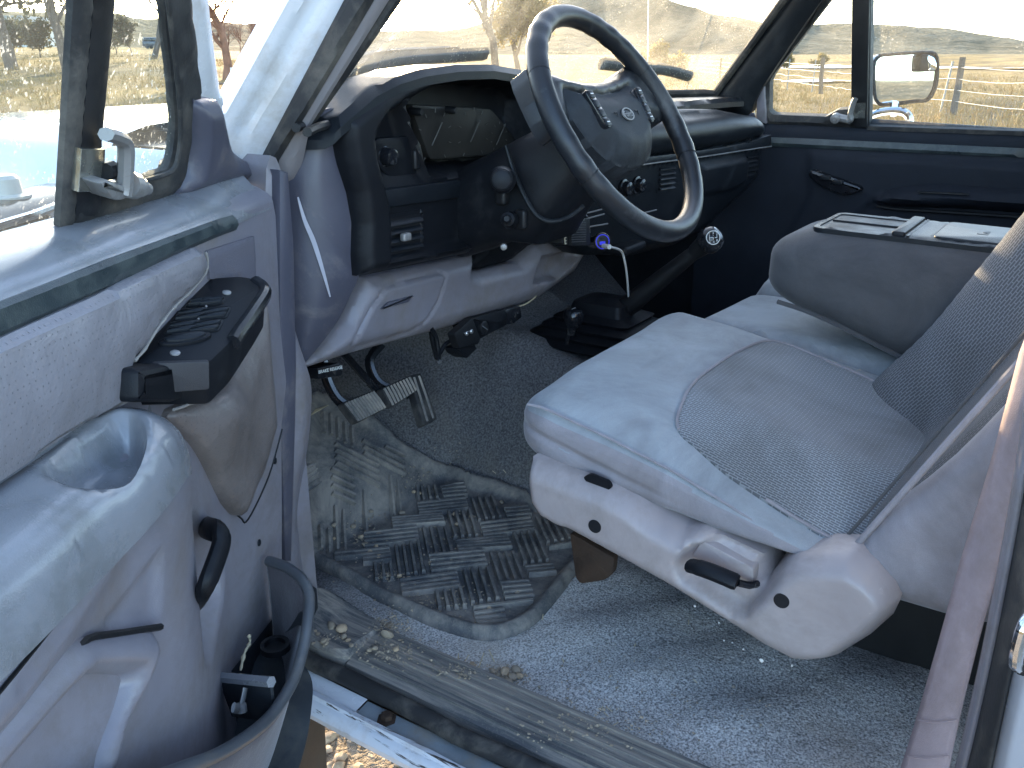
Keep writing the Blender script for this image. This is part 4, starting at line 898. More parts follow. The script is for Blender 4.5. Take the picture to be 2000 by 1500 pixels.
tube('wire', cr([TB.w(*TB.px(x, y, -.02), -.02) for x, y in [(1010, 600), (1030, 592), (1045, 580), (1050, 572)]], 6), .0014, M['straw'], e, seg=5)
tube('dangling_plug', cr([TB.w(*TB.px(x, y, -.03), -.03) for x, y in [(843, 640), (848, 672), (856, 700)]], 5), .006, M['black'], truck, seg=8)
lathe('plug_screw', TB.w(*TB.px(857, 706, -.02), -.02), TB.N, [(0, .004), (.004, .003)], M['steel'], truck, seg=8)
# small box with letters and the sockets by the column
SB = Frame((0, .09, 0), (1, 0, 0), (0, .1, 1)); e = empty('selector_box', SB.w(*SB.px(1130, 450)), parent=truck); e['label'] = 'small black box with cream letters R and E'
plate('body', SB, roundpoly(SB.pxs([(1100, 446), (1112, 436), (1112, 478), (1100, 476)]), .002), -.03, -.002, .001, M['deep'], e)
plate('cover', SB, roundpoly(SB.pxs([(1111, 428), (1149, 426), (1150, 480), (1113, 481)]), .003), -.03, .004, .002, M['black'], e)
for k in range(9): tube('groove', [SB.w(*SB.px(1116, 436+k*4.6, .004), .004), SB.w(*SB.px(1144, 435+k*4.6, .004), .004)], .0006, M['deep'], e, seg=4)
for s_, y in (('R', 452), ('E', 471)): text('letter', s_, SB, *SB.px(1105, y, -.001), -.0015, .017, M['inkgold'], e)
tube('bracket_wire', cr([SB.w(*SB.px(x, y, 0), 0) for x, y in [(1118, 428), (1133, 416), (1148, 424), (1152, 455)]], 5), .0012, M['steel'], e, seg=5)
# ---- gear levers on the tunnel
gl_ = empty('gear_lever', PX(1210, 605, 0), parent=truck); gl_['label'] = 'long black floor gear lever with round patterned knob'
k1 = PX(1388, 468, 0.0); k0 = PX(1195, 622, 0.0); ax = (k1-k0)/np.linalg.norm(k1-k0)
tube('stick', cr([k0-ax*.02, k0*.75+k1*.25+np.array([0, 0, .0]), k0*.5+k1*.5, k0*.25+k1*.75, k1-ax*.015], 6), list(np.linspace(.024, .0125, 25)), M['deep'], gl_, seg=14)
lathe('collar', k1-ax*.05, ax, [(0, .0125), (.01, .016), (.03, .019), (.04, .0215)], M['deep'], gl_, seg=18)
lathe('knob', k1-ax*.022, ax, [(0, .014), (.003, .019), (.010, .0245), (.020, .0262), (.030, .0245), (.038, .0195), (.042, .0150), (.0432, .008)], M['gloss'], gl_, seg=28)
kn_ = CAM-k1; kn_ /= np.linalg.norm(kn_); fdir = ax*.35+kn_*.9; fdir /= np.linalg.norm(fdir)
KF = Frame(k1-ax*.002+fdir*.0262, np.cross([0, 0, 1.], fdir), np.cross(fdir, np.cross([0, 0, 1.], fdir)))
circ = [(.0135*math.cos(t), .0135*math.sin(t)) for t in np.linspace(0, 2*math.pi, 28, endpoint=False)]
plate('pattern_disc', KF, circ, -.008, -.001, .0005, M['deep'], gl_)
hf('pattern_ring', KF, circ, .003, .0, M['ink'], gl_, depth=.002, holes=[[(p[0]*.90, p[1]*.90) for p in circ]])
for a, b in [((-.007, -.005), (-.007, .005)), ((0, -.005), (0, .005)), ((.007, 0), (.007, .005)), ((-.007, 0), (.007, 0))]: tube('pattern_line', [KF.w(*a, -.0004), KF.w(*b, -.0004)], .0006, M['ink'], gl_, seg=4)
for s_, x, y in (('1', -.0075, .0075), ('3', 0, .0085), ('5', .0075, .0075), ('2', -.0065, -.008), ('4', .001, -.0085), ('R', .0075, -.0055)): text('pattern_number', s_, KF, x, y, -.0006, .0062, M['ink'], gl_, ext=.0003)
# pleated boot
bc = np.array([.0, .215, 0]); prof = [(.115, .255), (.125, .262), (.105, .272), (.110, .280), (.090, .289), (.094, .297), (.074, .306), (.078, .313), (.056, .322), (.050, .345), (.032, .352)]
V = []; F = []; m = len(rrect(1, 1, .2, 4))
for (w_, z_) in prof:
    for p in rrect(w_*.95, w_*1.15, w_*.3, 4): V.append(bc+np.array([p[0], p[1]+(.30-z_)*.15, z_]))
for j in range(len(prof)-1):
    for i in range(m): k = (i+1) % m; F.append((j*m+i, j*m+k, (j+1)*m+k, (j+1)*m+i))
F.append(tuple((len(prof)-1)*m+i for i in range(m)))
obj('gear_boot', V, F, M['black'], truck, sharp=40, label='pleated black rubber gear lever boot')
tl = empty('transfer_lever', PX(1105, 745, -.10), parent=truck); tl['label'] = 'short transfer case lever with black ball knob'
tk = PX(1117, 622, -.10)
tube('stick', cr([PX(x, y, -.10) for x, y in [(1106, 770), (1101, 735), (1103, 700), (1110, 660), (1116, 635)]], 6), .0065, M['gloss'], tl, seg=8)
lathe('knob', tk-np.array([0, 0, .034]), (0, -.1, 1), [(0, .009), (.012, .010), (.022, .016), (.034, .0215), (.046, .0205), (.053, .016), (.056, .008)], M['gloss'], tl, seg=22)
tube('knob_mark', [tk+np.array([-.008, -.004, .0215]), tk+np.array([.006, -.004, .0215])], .0012, M['dimink'], tl, seg=4)
# ------------------------------------------------------------------ bench seat
seat = empty('bench_seat', (-.4, -.3, .12), parent=truck); seat['label'] = 'grey cloth split bench seat with fold down centre armrest'
def zL(y): return np.interp(y, [-.60, -.452, -.342, -.304, -.238, -.141, -.045, .0, .03], [.245, .272, .306, .321, .344, .369, .389, .388, .36])
def zC(y): return np.interp(y, [-.62, -.50, -.35, -.20, -.05, .0, .03], [.31, .335, .362, .388, .408, .402, .37])
def zt(P):
    x, y = P[:, 0], P[:, 1]; s = sst((x+.665)/.46, .02, .34); z = (zL(y)+.004)*(1-s)+zC(y)*s
    z = z + .006*np.exp(-((x+.22)/.05)**2) - .012*np.exp(-((x+.43)/.13)**2-((y+.36)/.12)**2)
    z = z - .0030*np.exp(-((y+.10+.10*(x+.4)**2/.04*.3)/.006)**2)*sst(x, -.6, -.5)*(1-sst(x, -.36, -.3)) - .0025*np.exp(-((y+.135+.02*np.sin(x*9))/.006)**2)*sst(x, -.58, -.5)*(1-sst(x, -.40, -.34))
    return z + .004*(vnoise(P+3, 14, 8)-.5)
co = [(-.668, -.075), (-.655, -.035), (-.62, -.012), (-.54, .004), (-.40, .012), (-.28, .010), (-.21, -.006), (-.185, -.03), (-.185, -.30), (-.19, -.56), (-.40, -.56), (-.62, -.50), (-.668, -.47)]
CB = np.array([-.4275, -.252, 0]); csz = (.482, .500, .15); Vc, Fc = rboxmesh(csz, .052, 46, 6); wz = (Vc[:, 2]+.075)/.15
Pc = Vc[:, :2]+CB[:2]; zb_ = np.interp(Pc[:, 1], [-.56, -.3, -.1, .01], [.262, .258, .272, .288]); ztop = zt(np.c_[np.clip(Pc[:, 0], -.66, -.19), np.clip(Pc[:, 1], -.55, -.012)])-.003
Wc = np.c_[Pc, zb_+wz*(ztop-zb_)]; lf_ = sst(-Pc[:, 0], .60, .685)
Wc[:, 0] -= lf_*(.007*np.sin(np.clip(wz, 0, 1)*math.pi) + .006*(vnoise(np.c_[Pc[:, 1]+3, Wc[:, 2]+3], 24, 4)-.5)); Wc[:, 1] += sst(Pc[:, 1], -.05, .006)*.012*np.sin(np.clip(wz, 0, 1)*math.pi)
Wc[:, 0] += lf_*.005*np.exp(-((Wc[:, 2]-.345-.22*Pc[:, 1])/.006)**2)*sst(Pc[:, 1], -.30, -.12)
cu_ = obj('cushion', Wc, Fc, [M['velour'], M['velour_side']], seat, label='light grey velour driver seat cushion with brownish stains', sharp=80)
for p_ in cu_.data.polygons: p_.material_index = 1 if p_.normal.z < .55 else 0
ins = np.array([(-.605, -.215), (-.56, -.198), (-.45, -.186), (-.33, -.190), (-.255, -.205), (-.232, -.235), (-.245, -.32), (-.27, -.45), (-.29, -.55), (-.60, -.50), (-.64, -.44), (-.635, -.32), (-.62, -.25)])
inp = cr(ins, 4, True)
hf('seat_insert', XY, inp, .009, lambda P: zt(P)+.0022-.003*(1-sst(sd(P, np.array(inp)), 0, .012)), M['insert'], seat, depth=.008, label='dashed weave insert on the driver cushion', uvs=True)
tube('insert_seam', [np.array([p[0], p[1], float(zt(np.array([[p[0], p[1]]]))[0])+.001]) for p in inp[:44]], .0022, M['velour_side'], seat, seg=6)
# piping between top and side, side face of the cushion
SX = Frame((-.672, 0, 0), (0, -1, 0), (0, 0, 1))          # u = -Y, n towards the door (-X)
if SX.N[0] > 0: SX.N = -SX.N
us = np.linspace(.02, .475, 24)
top_l = [(u, float(zL(-u))-.004) for u in us]; bot = [(.475, .235), (.45, .232), (.30, .235), (.14, .262), (.05, .278), (.015, .287), (-.002, .31), (-.002, .35), (.008, .378)]
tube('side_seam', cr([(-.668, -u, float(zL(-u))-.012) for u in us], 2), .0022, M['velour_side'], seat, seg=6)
# plastic side shield: curved outline with lever recess
SP = Frame((-.690, 0, 0), (0, -1, 0), (0, 0, 1))
if SP.N[0] > 0: SP.N = -SP.N
spx = [(1020, 905), (1016, 940), (1022, 985), (1045, 1020), (1110, 1058), (1200, 1108), (1300, 1165), (1400, 1228), (1480, 1280), (1540, 1312), (1580, 1318), (1625, 1302), (1690, 1262), (1735, 1222), (1748, 1195), (1735, 1165), (1700, 1128), (1655, 1102), (1600, 1098), (1545, 1103), (1515, 1118), (1478, 1160), (1470, 1110), (1390, 1068), (1355, 1050), (1320, 1052), (1270, 1025), (1225, 990), (1180, 965), (1100, 935), (1040, 912)]
spo = SP.pxs(spx, .02); spa = np.array(spo)
recs = np.array(SP.pxs([(1330, 1085), (1345, 1070), (1390, 1068), (1470, 1108), (1500, 1110), (1525, 1115), (1500, 1150), (1478, 1185), (1455, 1205), (1430, 1203), (1385, 1168), (1330, 1135), (1322, 1110)], .02))
def spf(P):
    d = sd(P, spa); r = sd(P, recs); n = .030*np.sin(np.clip(d/.020, 0, 1)*math.pi/2)-.008
    low = sst(P[:, 1], .20, .13)
    return n - .028*sst(r, -.005, .009) - .010*sst(dseg(P, spa[4:11], False), .03, .005)
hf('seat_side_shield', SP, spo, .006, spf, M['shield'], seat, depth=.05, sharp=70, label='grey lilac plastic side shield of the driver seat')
def onSP(x, y, n): return SP.w(*SP.px(x, y, n), n)
for (x, y) in [(1164, 1026), (1528, 1171)]:
    lathe('screw_hole', onSP(x, y, .019), SP.N, [(0, .0095), (.0042, .0092)], M['dash'], seat, seg=20)
nsw = float(spf(np.array([SP.px(1155, 951, .016)]))[0])
plate('seat_switch_plate', SP, roundpoly(SP.pxs([(1127, 941), (1140, 934), (1178, 950), (1184, 962), (1172, 968), (1136, 953)], .016), .004), .0, nsw+.002, .0015, M['black'], seat)
sm = [onSP(1142, 944, nsw+.001), onSP(1158, 951, nsw+.004), onSP(1174, 959, nsw+.001)]; tube('seat_switch', cr(sm, 4), .0052, M['deep'], seat, seg=8)
lv = [onSP(x, y, n) for x, y, n in [(1350, 1105, .028), (1370, 1110, .034), (1400, 1121, .036), (1440, 1138, .035)]]
tube('recline_lever', cr(lv, 5), [.0115]*4+[.0125]*6+[.0125]*5+[.0115], M['black'], seat, seg=12, flat=.75, label='black recline lever')
tube('lever_pivot', [onSP(1440, 1138, .03), onSP(1462, 1143, .018), onSP(1478, 1140, .0)], .0048, M['gloss'], seat, seg=8)
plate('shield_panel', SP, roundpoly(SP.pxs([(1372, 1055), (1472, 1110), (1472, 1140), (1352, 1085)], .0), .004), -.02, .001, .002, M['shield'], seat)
M['speck'] = pm('white_paint_speck', (.75, .73, .68), .7, var=.1, bump=0)
for (x, y, r_) in [(1377, 1120, .0016), (1385, 1125, .0018), (1357, 1184, .0016), (1404, 1216, .0012), (1414, 1251, .0012), (1487, 1290, .0030), (1547, 1300, .0016), (1452, 1268, .0013), (1430, 1255, .0009)]:
    n_ = float(spf(np.array([SP.px(x, y, .015)]))[0]) if r_ < .0018 or y > 1150 else .046
    lathe('paint_speck', onSP(x, y, n_), SP.N, [(0, r_), (.0008, r_*.6)], M['speck'], seat, seg=7)
BKF = Frame((-.655, 0, 0), (0, -1, 0), (0, 0, 1)); BKF.N = np.array([-1., 0, 0]); plate('seat_bracket', BKF, roundpoly(BKF.pxs([(1112, 1040), (1200, 1090), (1196, 1122), (1180, 1134), (1134, 1141), (1124, 1130)]), .006), -.012, 0, .002, M['rust'], seat, label='rusty brown seat mounting bracket')
box('seat_base', (-.42, -.60, .0), (.70, -.16, .23), M['deep'], seat)
# passenger and centre cushions behind
def zp(P): return .392-.02*sst(-P[:, 1], .15, .5)-.004*np.cos(P[:, 0]*9)
hf('centre_cushion', XY, roundpoly([(-.18, -.045), (.10, -.06), (.10, -.62), (-.18, -.62)], .05, 6), .012, lambda P: zp(P)-.004, M['velour'], seat, depth=.13, er=.035)
hf('passenger_cushion', XY, roundpoly([(.105, -.06), (.62, -.03), (.66, -.62), (.105, -.62)], .06, 6), .015, lambda P: zp(P)+.004, M['velour'], seat, depth=.13, er=.035, label='pale velour passenger cushion behind the armrest')
# backrests: rounded slabs leaning back
def slab(name, x0, x1, mat, label=None, y0=-.455, z0=.228, h=.62, lean=.47, depth=.175):
    sz = (x1-x0, depth, h); V, F = rboxmesh(sz, .05, 14, 4); s = np.array(sz)/2
    u = V[:, 0]/s[0]; v = V[:, 2]/s[2]; fr_ = (V[:, 1] > 0)
    V[:, 1] += fr_*((.095*sst(u, .35, .95) if x0 < -.5 else 0) + .012*sst(-u, .5, .95) - .010*np.exp(-(v/.6)**2)*(1-u*u)) 
    V[:, 1] += fr_*.02*np.exp(-((v+.7)/.25)**2)
    t = np.array([0, -math.sin(lean), math.cos(lean)]); b = np.array([0, -1., 0])
    c = np.array([(x0+x1)/2, y0, z0])+t*(h/2)+b*(depth/2)
    W = c + V[:, :1]*np.array([1., 0, 0]) - V[:, 1:2]*b + V[:, 2:3]*t
    return obj(name, W, F, mat, seat, label=label, sharp=80)
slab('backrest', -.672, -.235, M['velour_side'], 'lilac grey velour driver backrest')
slab('backrest', -.06, .66, M['velour_dark'], None, h=.60, lean=.40)
lean = .47; t_ = np.array([0, -math.sin(lean), math.cos(lean)]); BF = Frame((-.45, -.455, .228), (1, 0, 0), t_)
if BF.N[1] < 0: BF.N = -BF.N
bi2 = roundpoly([(-.175, .03), (.20, .03), (.20, .56), (-.175, .56)], .05, 5); bia = np.array(bi2)
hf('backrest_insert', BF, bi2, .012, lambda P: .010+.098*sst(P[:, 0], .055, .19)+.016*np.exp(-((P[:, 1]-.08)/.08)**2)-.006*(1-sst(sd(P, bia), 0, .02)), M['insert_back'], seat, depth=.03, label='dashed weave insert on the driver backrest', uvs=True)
sl_ = [np.array([-.652, 0, 0])+np.array([0, -.455, .235])+t_*k+np.array([0, .016, .012]) for k in np.linspace(.02, .58, 12)]
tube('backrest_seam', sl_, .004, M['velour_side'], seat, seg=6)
tube('backrest_seam', [p+np.array([.02, .012, .004]) for p in sl_], .002, M['velour_dark'], seat, seg=6)
# fold-down centre armrest with console
def armfn(V):
    W = V.copy(); f = np.clip((V[:, 1]+.25)/.5, 0, 1); W[:, 2] += .085*sst(f, .30, 1.0)*np.clip((.10-V[:, 2])/.2, 0, 1); return W
AC = np.array([-.085, -.435, .452]); tilt = .02
Rm = np.array([[1, 0, 0], [0, math.cos(tilt), -math.sin(tilt)], [0, math.sin(tilt), math.cos(tilt)]])
rbox('armrest', AC, (.28, .52, .215), .080, M['velour_dark'], seat, R=Rm, fn=armfn, n=12, k=5, label='thick brown grey fold down armrest', sharp=80)
AT = Frame(AC+np.array([0, 0, .1078]), (1, 0, 0), Rm@np.array([0, 1, 0]))
cons = roundpoly([(-.085, -.24), (.095, -.24), (.095, .195), (-.085, .195)], .02, 4)
cupo = roundpoly([(-.068, .075), (.078, .075), (.078, .188), (-.068, .188)], .012, 4)
hf('console_tray', AT, cons, .012, .006, M['dash'], seat, depth=.02, er=.003, holes=[cupo], label='grey plastic console top with cup holder')
plate('cup_well_shade', AT, cupo, -.01, .0012, 0, M['deep'], seat)  # flat black sheet painted in for the dark depth of the cup holder
plate('cup_divider', AT, [(.004, .08), (.010, .08), (.010, .184), (.004, .184)], .0, .004, .001, M['black'], seat)
for y0, y1, x0, x1 in [(.048, .052, -.082, .092), (.018, .021, -.06, .07)]: plate('console_seam', AT, [(x0, y0), (x1, y0), (x1, y1), (x0, y1)], .0, .0064, 0, M['deep'], seat, smooth=False)
plate('console_bar', AT, roundpoly([(-.08, .054), (.09, .054), (.09, .074), (-.08, .074)], .004), .0, .0105, .003, M['black'], seat)
plate('console_lid', AT, roundpoly([(-.072, -.22), (.082, -.22), (.082, .016), (-.072, .016)], .012), .0, .0085, .002, M['dash'], seat)
plate('lid_latch', AT, roundpoly([(-.012, -.052), (.022, -.052), (.022, -.036), (-.012, -.036)], .003), .005, .0090, 0, M['deep'], seat)
plate('lid_latch_tab', AT, roundpoly([(0, -.050), (.009, -.050), (.009, -.043), (0, -.043)], .002), .005, .0098, .001, M['black'], seat)
sw_ = [AC+Rm@armfn(np.array([[-.122, .225-.045*k, -.088]]))[0] for k in range(10)]
tube('armrest_piping', cr(sw_, 3), .004, M['velour_dark'], seat, seg=6)
rbox('hinge_block', AC+np.array([-.055, -.0, -.125]), (.08, .10, .05), .006, M['deep'], seat)
tube('hinge_strap', cr([AC+np.array([-.10, -.08, -.12]), AC+np.array([-.10, -.14, -.155]), AC+np.array([-.10, -.2, -.16]), AC+np.array([-.10, -.26, -.13])], 6), .009, M['deep'], seat, seg=8)
# ------------------------------------------------------------------ open driver's door
door = empty('driver_door', (-.86, .25, 0), parent=truck); door['label'] = 'open driver door with torn grey vinyl panel'
def D(l, n=0): return DOOR.pxs(l, n)
front = [(-.022, .690)] + D([(527, 340), (540, 430), (555, 600), (562, 700), (556, 770), (550, 830), (550, 960), (551, 1090)])
mo = [(1.12, .680), (.06, .680)] + D([(505, 345), (524, 338)]) + D([(540, 430), (555, 600), (562, 700), (556, 770), (549, 830), (550, 960), (551, 1090)]) + [(.08, -.12), (1.12, -.12)]
hrec = np.array(cr(D([(383, 1020), (392, 1006), (412, 1008), (446, 1050), (470, 1110), (466, 1180), (430, 1255), (398, 1290), (386, 1270), (383, 1150)], .025), 4, True))
fac = np.array(D([(322, 1062), (316, 1222), (182, 1238)], .045))
def mainf(P):
    u, v = P[:, 0], P[:, 1]
    n = -.055*np.clip((v-.650)/.030, 0, 1.2)**2
    lowm = sst(u, .20, .42)*(1-sst(v, .40, .50)); n = n + .045*lowm*sst(v, -.1, .1)
    crz = np.interp(u, [.36, .42, .507, .636, 1.1], [.485, .464, .444, .426, .40]); band = (v < crz+.055)*(u > .33)
    n = n + .030*np.exp(-((v-crz-.006)/.030)**2)*sst(u, .335, .40)
    n = n - .022*sst(sd(P, hrec), -.006, .016) - .007*sst(sd(P, fac), -.002, .012)
    cr2 = np.array(D([(352, 880), (330, 935), (250, 1035), (130, 1180), (0, 1343)], .05)); n = n - .004*np.exp(-(dseg(P, cr2, False)/.004)**2)
    return n + .002*(vnoise(P+2, 12, 5)-.5)
hf('inner_panel', DOOR, mo, .0062, mainf, M['lilac_dirty'], door, depth=.02, sharp=70, lines=[list(map(tuple, hrec)), list(map(tuple, fac))+[tuple(fac[0])]], label='scuffed grey lilac moulded door panel')
plate('door_shell', DOOR, [(1.14, -.14), (1.14, .66), (-.02, .66), (-.0, -.14)], -.16, -.058, .01, M['white'], door)
# top rail over the panel, rolling to the glass
RA = Frame(HNG, DOOR.U, DOOR.N)                           # v = n of the door, height along RA.N
rs = 1 if RA.N[2] > 0 else -1
rail = [(.02, -.075), (1.12, -.075), (1.12, .006), (.02, .006)]
V = []; F = []; prof = [(-.085, .679), (-.060, .680), (-.035, .677), (-.018, .670), (-.006, .661), (.002, .652), (.004, .640)]
ul = np.r_[np.linspace(-.02, .2, 18), np.linspace(.22, 1.12, 36)]
for u in ul:
    k = 1-sst(u, .02, .13)
    for n_, z_ in prof: V.append(DOOR.w(u, z_+.012*k*(n_ < -.02), n_-.004*k))
m = len(prof)
for j in range(len(ul)-1):
    for i in range(m-1): F.append((j*m+i, j*m+i+1, (j+1)*m+i+1, (j+1)*m+i))
obj('sill_rail', V, F, M['rail'], door, sharp=60, label='sun worn sill rail under the door glass')
WP = Frame(DOOR.w(0, .672, -.062), DOOR.U, DOOR.V*.965+DOOR.N*.26)
if WP.N@DOOR.N < 0: WP.N = -WP.N
sail = cr(WP.pxs([(398, 206), (404, 202), (440, 202), (446, 208), (452, 235), (462, 280), (475, 305), (500, 322), (527, 336), (526, 352), (480, 362), (380, 388), (378, 372), (392, 330), (398, 280)], .026), 3, True)
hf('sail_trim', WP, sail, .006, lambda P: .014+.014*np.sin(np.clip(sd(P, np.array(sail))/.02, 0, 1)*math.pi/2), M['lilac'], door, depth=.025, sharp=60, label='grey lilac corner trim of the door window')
stt = D([(0, 592), (110, 549), (215, 507), (368, 451), (430, 428), (458, 420)], .004); stb = D([(467, 430), (465, 449), (430, 462), (337, 502), (184, 577), (0, 661)], .004)
st_ = [(1.1, .655)]+stt+stb+[(1.1, .632)]
hf('trim_strip', DOOR, st_, .006, .006, M['strip'], door, depth=.008, er=.004, label='dark blue grey trim strip along the door')
va = D([(184, 584), (337, 509), (388, 484), (402, 494), (404, 530), (385, 556), (345, 592), (303, 650), (265, 702), (257, 745), (258, 786), (240, 797), (200, 812), (120, 862), (0, 950)], .012); va = [(1.1, .620)]+D([(0, 668)], .012)+va+[(1.1, .515)]
vaa = np.array(va)
hf('vinyl_insert', DOOR, va, .006, lambda P: .014+.006*np.sin(np.clip(sd(P, vaa)/.05, 0, 1)*math.pi/2)+.003*(vnoise(P+3, 25, 6)-.5), M['vinyl'], door, depth=.016, er=.008, uvs=True, label='perforated grey vinyl insert torn at its edge')
ed = cr([np.array(DOOR.w(*DOOR.px(x+rng.normal()*1.5, y+rng.normal()*1.5, .014), .014)) for x, y in [(401, 492), (405, 515), (400, 540), (375, 566), (345, 594), (322, 622), (303, 651), (283, 680), (264, 706)]], 5)
tube('torn_edge', ed, [.0010+.0010*rng.random() for _ in ed], M['foam'], door, seg=6)
ml = D([(408, 490), (498, 461), (501, 500), (502, 556), (470, 548), (412, 545)], .004)
hf('ribbed_panel', DOOR, ml, .006, .005, M['mesh'], door, depth=.006, er=.002)
fl = D([(338, 815), (346, 800), (395, 777), (430, 757), (460, 722), (476, 692), (500, 640), (518, 590), (524, 588), (530, 640), (533, 705), (540, 770), (546, 832), (520, 925), (482, 1008), (470, 1006), (452, 985), (420, 925), (380, 865)], .014); fla = np.array(fl)
pc = np.array(DOOR.px(430, 790, .02))
hf('torn_flap', DOOR, fl, .006, lambda P: .012+.012*np.sin(np.clip(sd(P, fla)/.04, 0, 1)*math.pi/2)+.018*np.exp(-((P-pc)**2).sum(1)/.003)+.003*(vnoise(P+3, 30, 9)-.5), M['vinyl_torn'], door, depth=.014, er=.006, uvs=True, sharp=70, label='brownish torn vinyl flap hanging below the switch pod')
te = [(338, 802), (360, 792), (395, 777), (432, 757), (455, 728), (470, 700), (474, 685), (466, 680)]
tp = [np.array(DOOR.w(*DOOR.px(x+rng.normal()*1.5, y+rng.normal()*1.5, .036), .036)) for x, y in te]
tube('torn_edge', cr(tp, 4), .0015, M['foam'], door, seg=6)
# switch pod
A_, D_, B_ = DOOR.w(*DOOR.px(405, 541, -.004), -.004), DOOR.w(*DOOR.px(260, 706, .004), .004), DOOR.w(*DOOR.px(519, 562, .058), .058)
PO = Frame(A_, D_-A_, B_-A_)
if PO.N[2] < 0: PO.N = -PO.N
pod = PO.pxs([(407, 541), (470, 537), (503, 543), (520, 562), (500, 595), (466, 645), (448, 670), (408, 708), (258, 708), (262, 692), (345, 600)])
plate('switch_pod', PO, roundpoly(pod, .006, 3), -.048, .0, .005, M['black'], door, label='cracked black window switch pod')
tube('pod_edge', cr([PO.w(*PO.px(x, y, 0), -.004) for x, y in [(498, 545), (517, 564), (497, 600), (465, 645), (455, 662)]], 6), .008, M['gloss'], door, seg=10)
for (x, y, w_, h_) in [(373, 609, .0145, .0095), (417, 608, .0145, .0095), (357, 634, .0145, .0095), (401, 633, .0145, .0095), (391, 585, .012, .006), (414, 584, .012, .006)]:
    c = np.array(PO.px(x, y, .004)); dvx = np.array(PO.px(x+10, y-1, .004))-c; dvx /= np.linalg.norm(dvx); dvy = np.array(PO.px(x-4.5, y+9, .004))-c; dvy /= np.linalg.norm(dvy)
    big = roundpoly([c+dvx*a*w_*1.12+dvy*b*h_*1.25 for a, b in ((-1, -1), (1, -1), (1, 1), (-1, 1))], .004, 3)
    plate('switch_well', PO, big, -.005, .0012, 0, M['deep'], door)
    for s_ in (-1, 1):
        cc = c+dvy*h_*.55*s_; o_ = roundpoly([cc+dvx*a*w_+dvy*b*h_*.52 for a, b in ((-1, -1), (1, -1), (1, 1), (-1, 1))], .0035, 3); plate('window_switch', PO, o_, -.002, .0048, .003, M['dash'], door)
c = np.array(PO.px(362, 659, .003)); dvx = np.array(PO.px(380, 656, .003))-c; dvx /= np.linalg.norm(dvx); dvy = np.array([-dvx[1], dvx[0]])
ov = [c+dvx*.026*math.cos(t)+dvy*.0095*math.sin(t) for t in np.linspace(0, 2*math.pi, 24, endpoint=False)]
plate('lock_switch_rim', PO, ov, -.003, .0035, .002, M['black'], door); plate('lock_switch', PO, [c+(p-c)*.78 for p in ov], 0, .0062, .003, M['dash'], door)
l0, l1 = PO.px(372, 646, .003), PO.px(403, 596, .003); tube('switch_divider', [PO.w(*l0, .0018), PO.w(*l1, .0018)], .0014, M['alu'], door, seg=5)
for x, y in [(443, 572), (342, 690)]: lathe('pod_screw', PO.w(*PO.px(x, y, 0), -.001), PO.N, [(0, .005), (.002, .0048), (.003, .003)], M['alu'], door, seg=12)
M['tape'] = pm('black_cloth_tape', (.035, .032, .034), .6, var=.15, bump=.5, bs=1200)
E1 = PO.w(*PO.px(300, 708, 0), 0); E2 = PO.w(*PO.px(408, 706, 0), 0); tw_ = float(np.linalg.norm(E2-E1)); TP = Frame(E1+(E2-E1)*.0, E2-E1, (0, 0, 1)); 
if TP.N@(CAM-E1) < 0: TP.N = -TP.N
plate('tape_patch', TP, roundpoly([(-.002, -.030), (tw_, -.027), (tw_, .001), (-.002, .0)], .003), -.004, .0035, .001, M['tape'], door)
plate('pod_base', DOOR, roundpoly(D([(262, 720), (262, 786), (340, 786), (415, 760), (452, 735), (468, 690), (440, 690)], .03), .006), .0, .035, .01, M['black'], door)
# armrest with pull cup: height field over the horizontal plane (u, n)
AR = Frame(HNG, DOOR.U, DOOR.N); AR.N = np.array([0, 0, 1.]); ars = 1
ao = cr([(.330, -.012), (.332, .022), (.346, .045), (.378, .062), (.43, .072), (.52, .078), (.70, .082), (1.1, .082), (1.1, -.012), (.7, -.012), (.45, -.012)], 4, True)
aoa = np.array(ao)
cup = np.array(cr([AR.px(x, y, ars*.512) for x, y in [(92, 952), (125, 912), (203, 852), (255, 836), (284, 848), (286, 876), (252, 924), (197, 956), (138, 970)]], 4, True))
def arf(P):
    u, n = P[:, 0], P[:, 1]; z = .534-.22*np.clip(n, 0, 1)-.022*sst(u, .40, .33)
    return ars*(z - .040*sst(sd(P, cup), -.002, .012) + .002*(vnoise(P+3, 14, 3)-.5))
# the outer roll (er works along +N only, so fold it into the height)
def arf2(P):
    d = np.clip(dseg(P, aoa), 0, .034); near = P[:, 1] > .0
    return arf(P) - ars*np.where(near, .034-np.sqrt(np.maximum(.034**2-(.034-d)**2, 0)), 0)
hf('armrest', AR, ao, .0058, arf2, M['rail'], door, depth=.022, sharp=75, lines=[list(map(tuple, cup))], label='shiny grey door armrest with pull cup')
# panel gaps
def onpanel(x, y, n=.04):
    for _ in range(4): p = np.array([DOOR.px(x, y, n)]); n = .5*n+.5*float(mainf(p)[0])
    p = DOOR.px(x, y, n); return DOOR.w(*p, n+.0006)
tube('panel_gap', cr([onpanel(x, y) for x, y in [(352, 885), (330, 940), (252, 1040), (132, 1185), (2, 1346), (-160, 1530)]], 5), .0016, M['deep'], door, seg=6)
tube('panel_gap', cr([onpanel(x, y, .0) for x, y in [(550, 838), (524, 930), (484, 1014), (470, 1012), (450, 990), (418, 930), (378, 870)]], 5), .0012, M['deep'], door, seg=6)
for x, y in [(505, 1060), (536, 900)]: lathe('panel_screw', onpanel(x, y, .0), DOOR.N, [(0, .0045), (.0012, .0042), (.0018, .002)], M['dash'], door, seg=12)
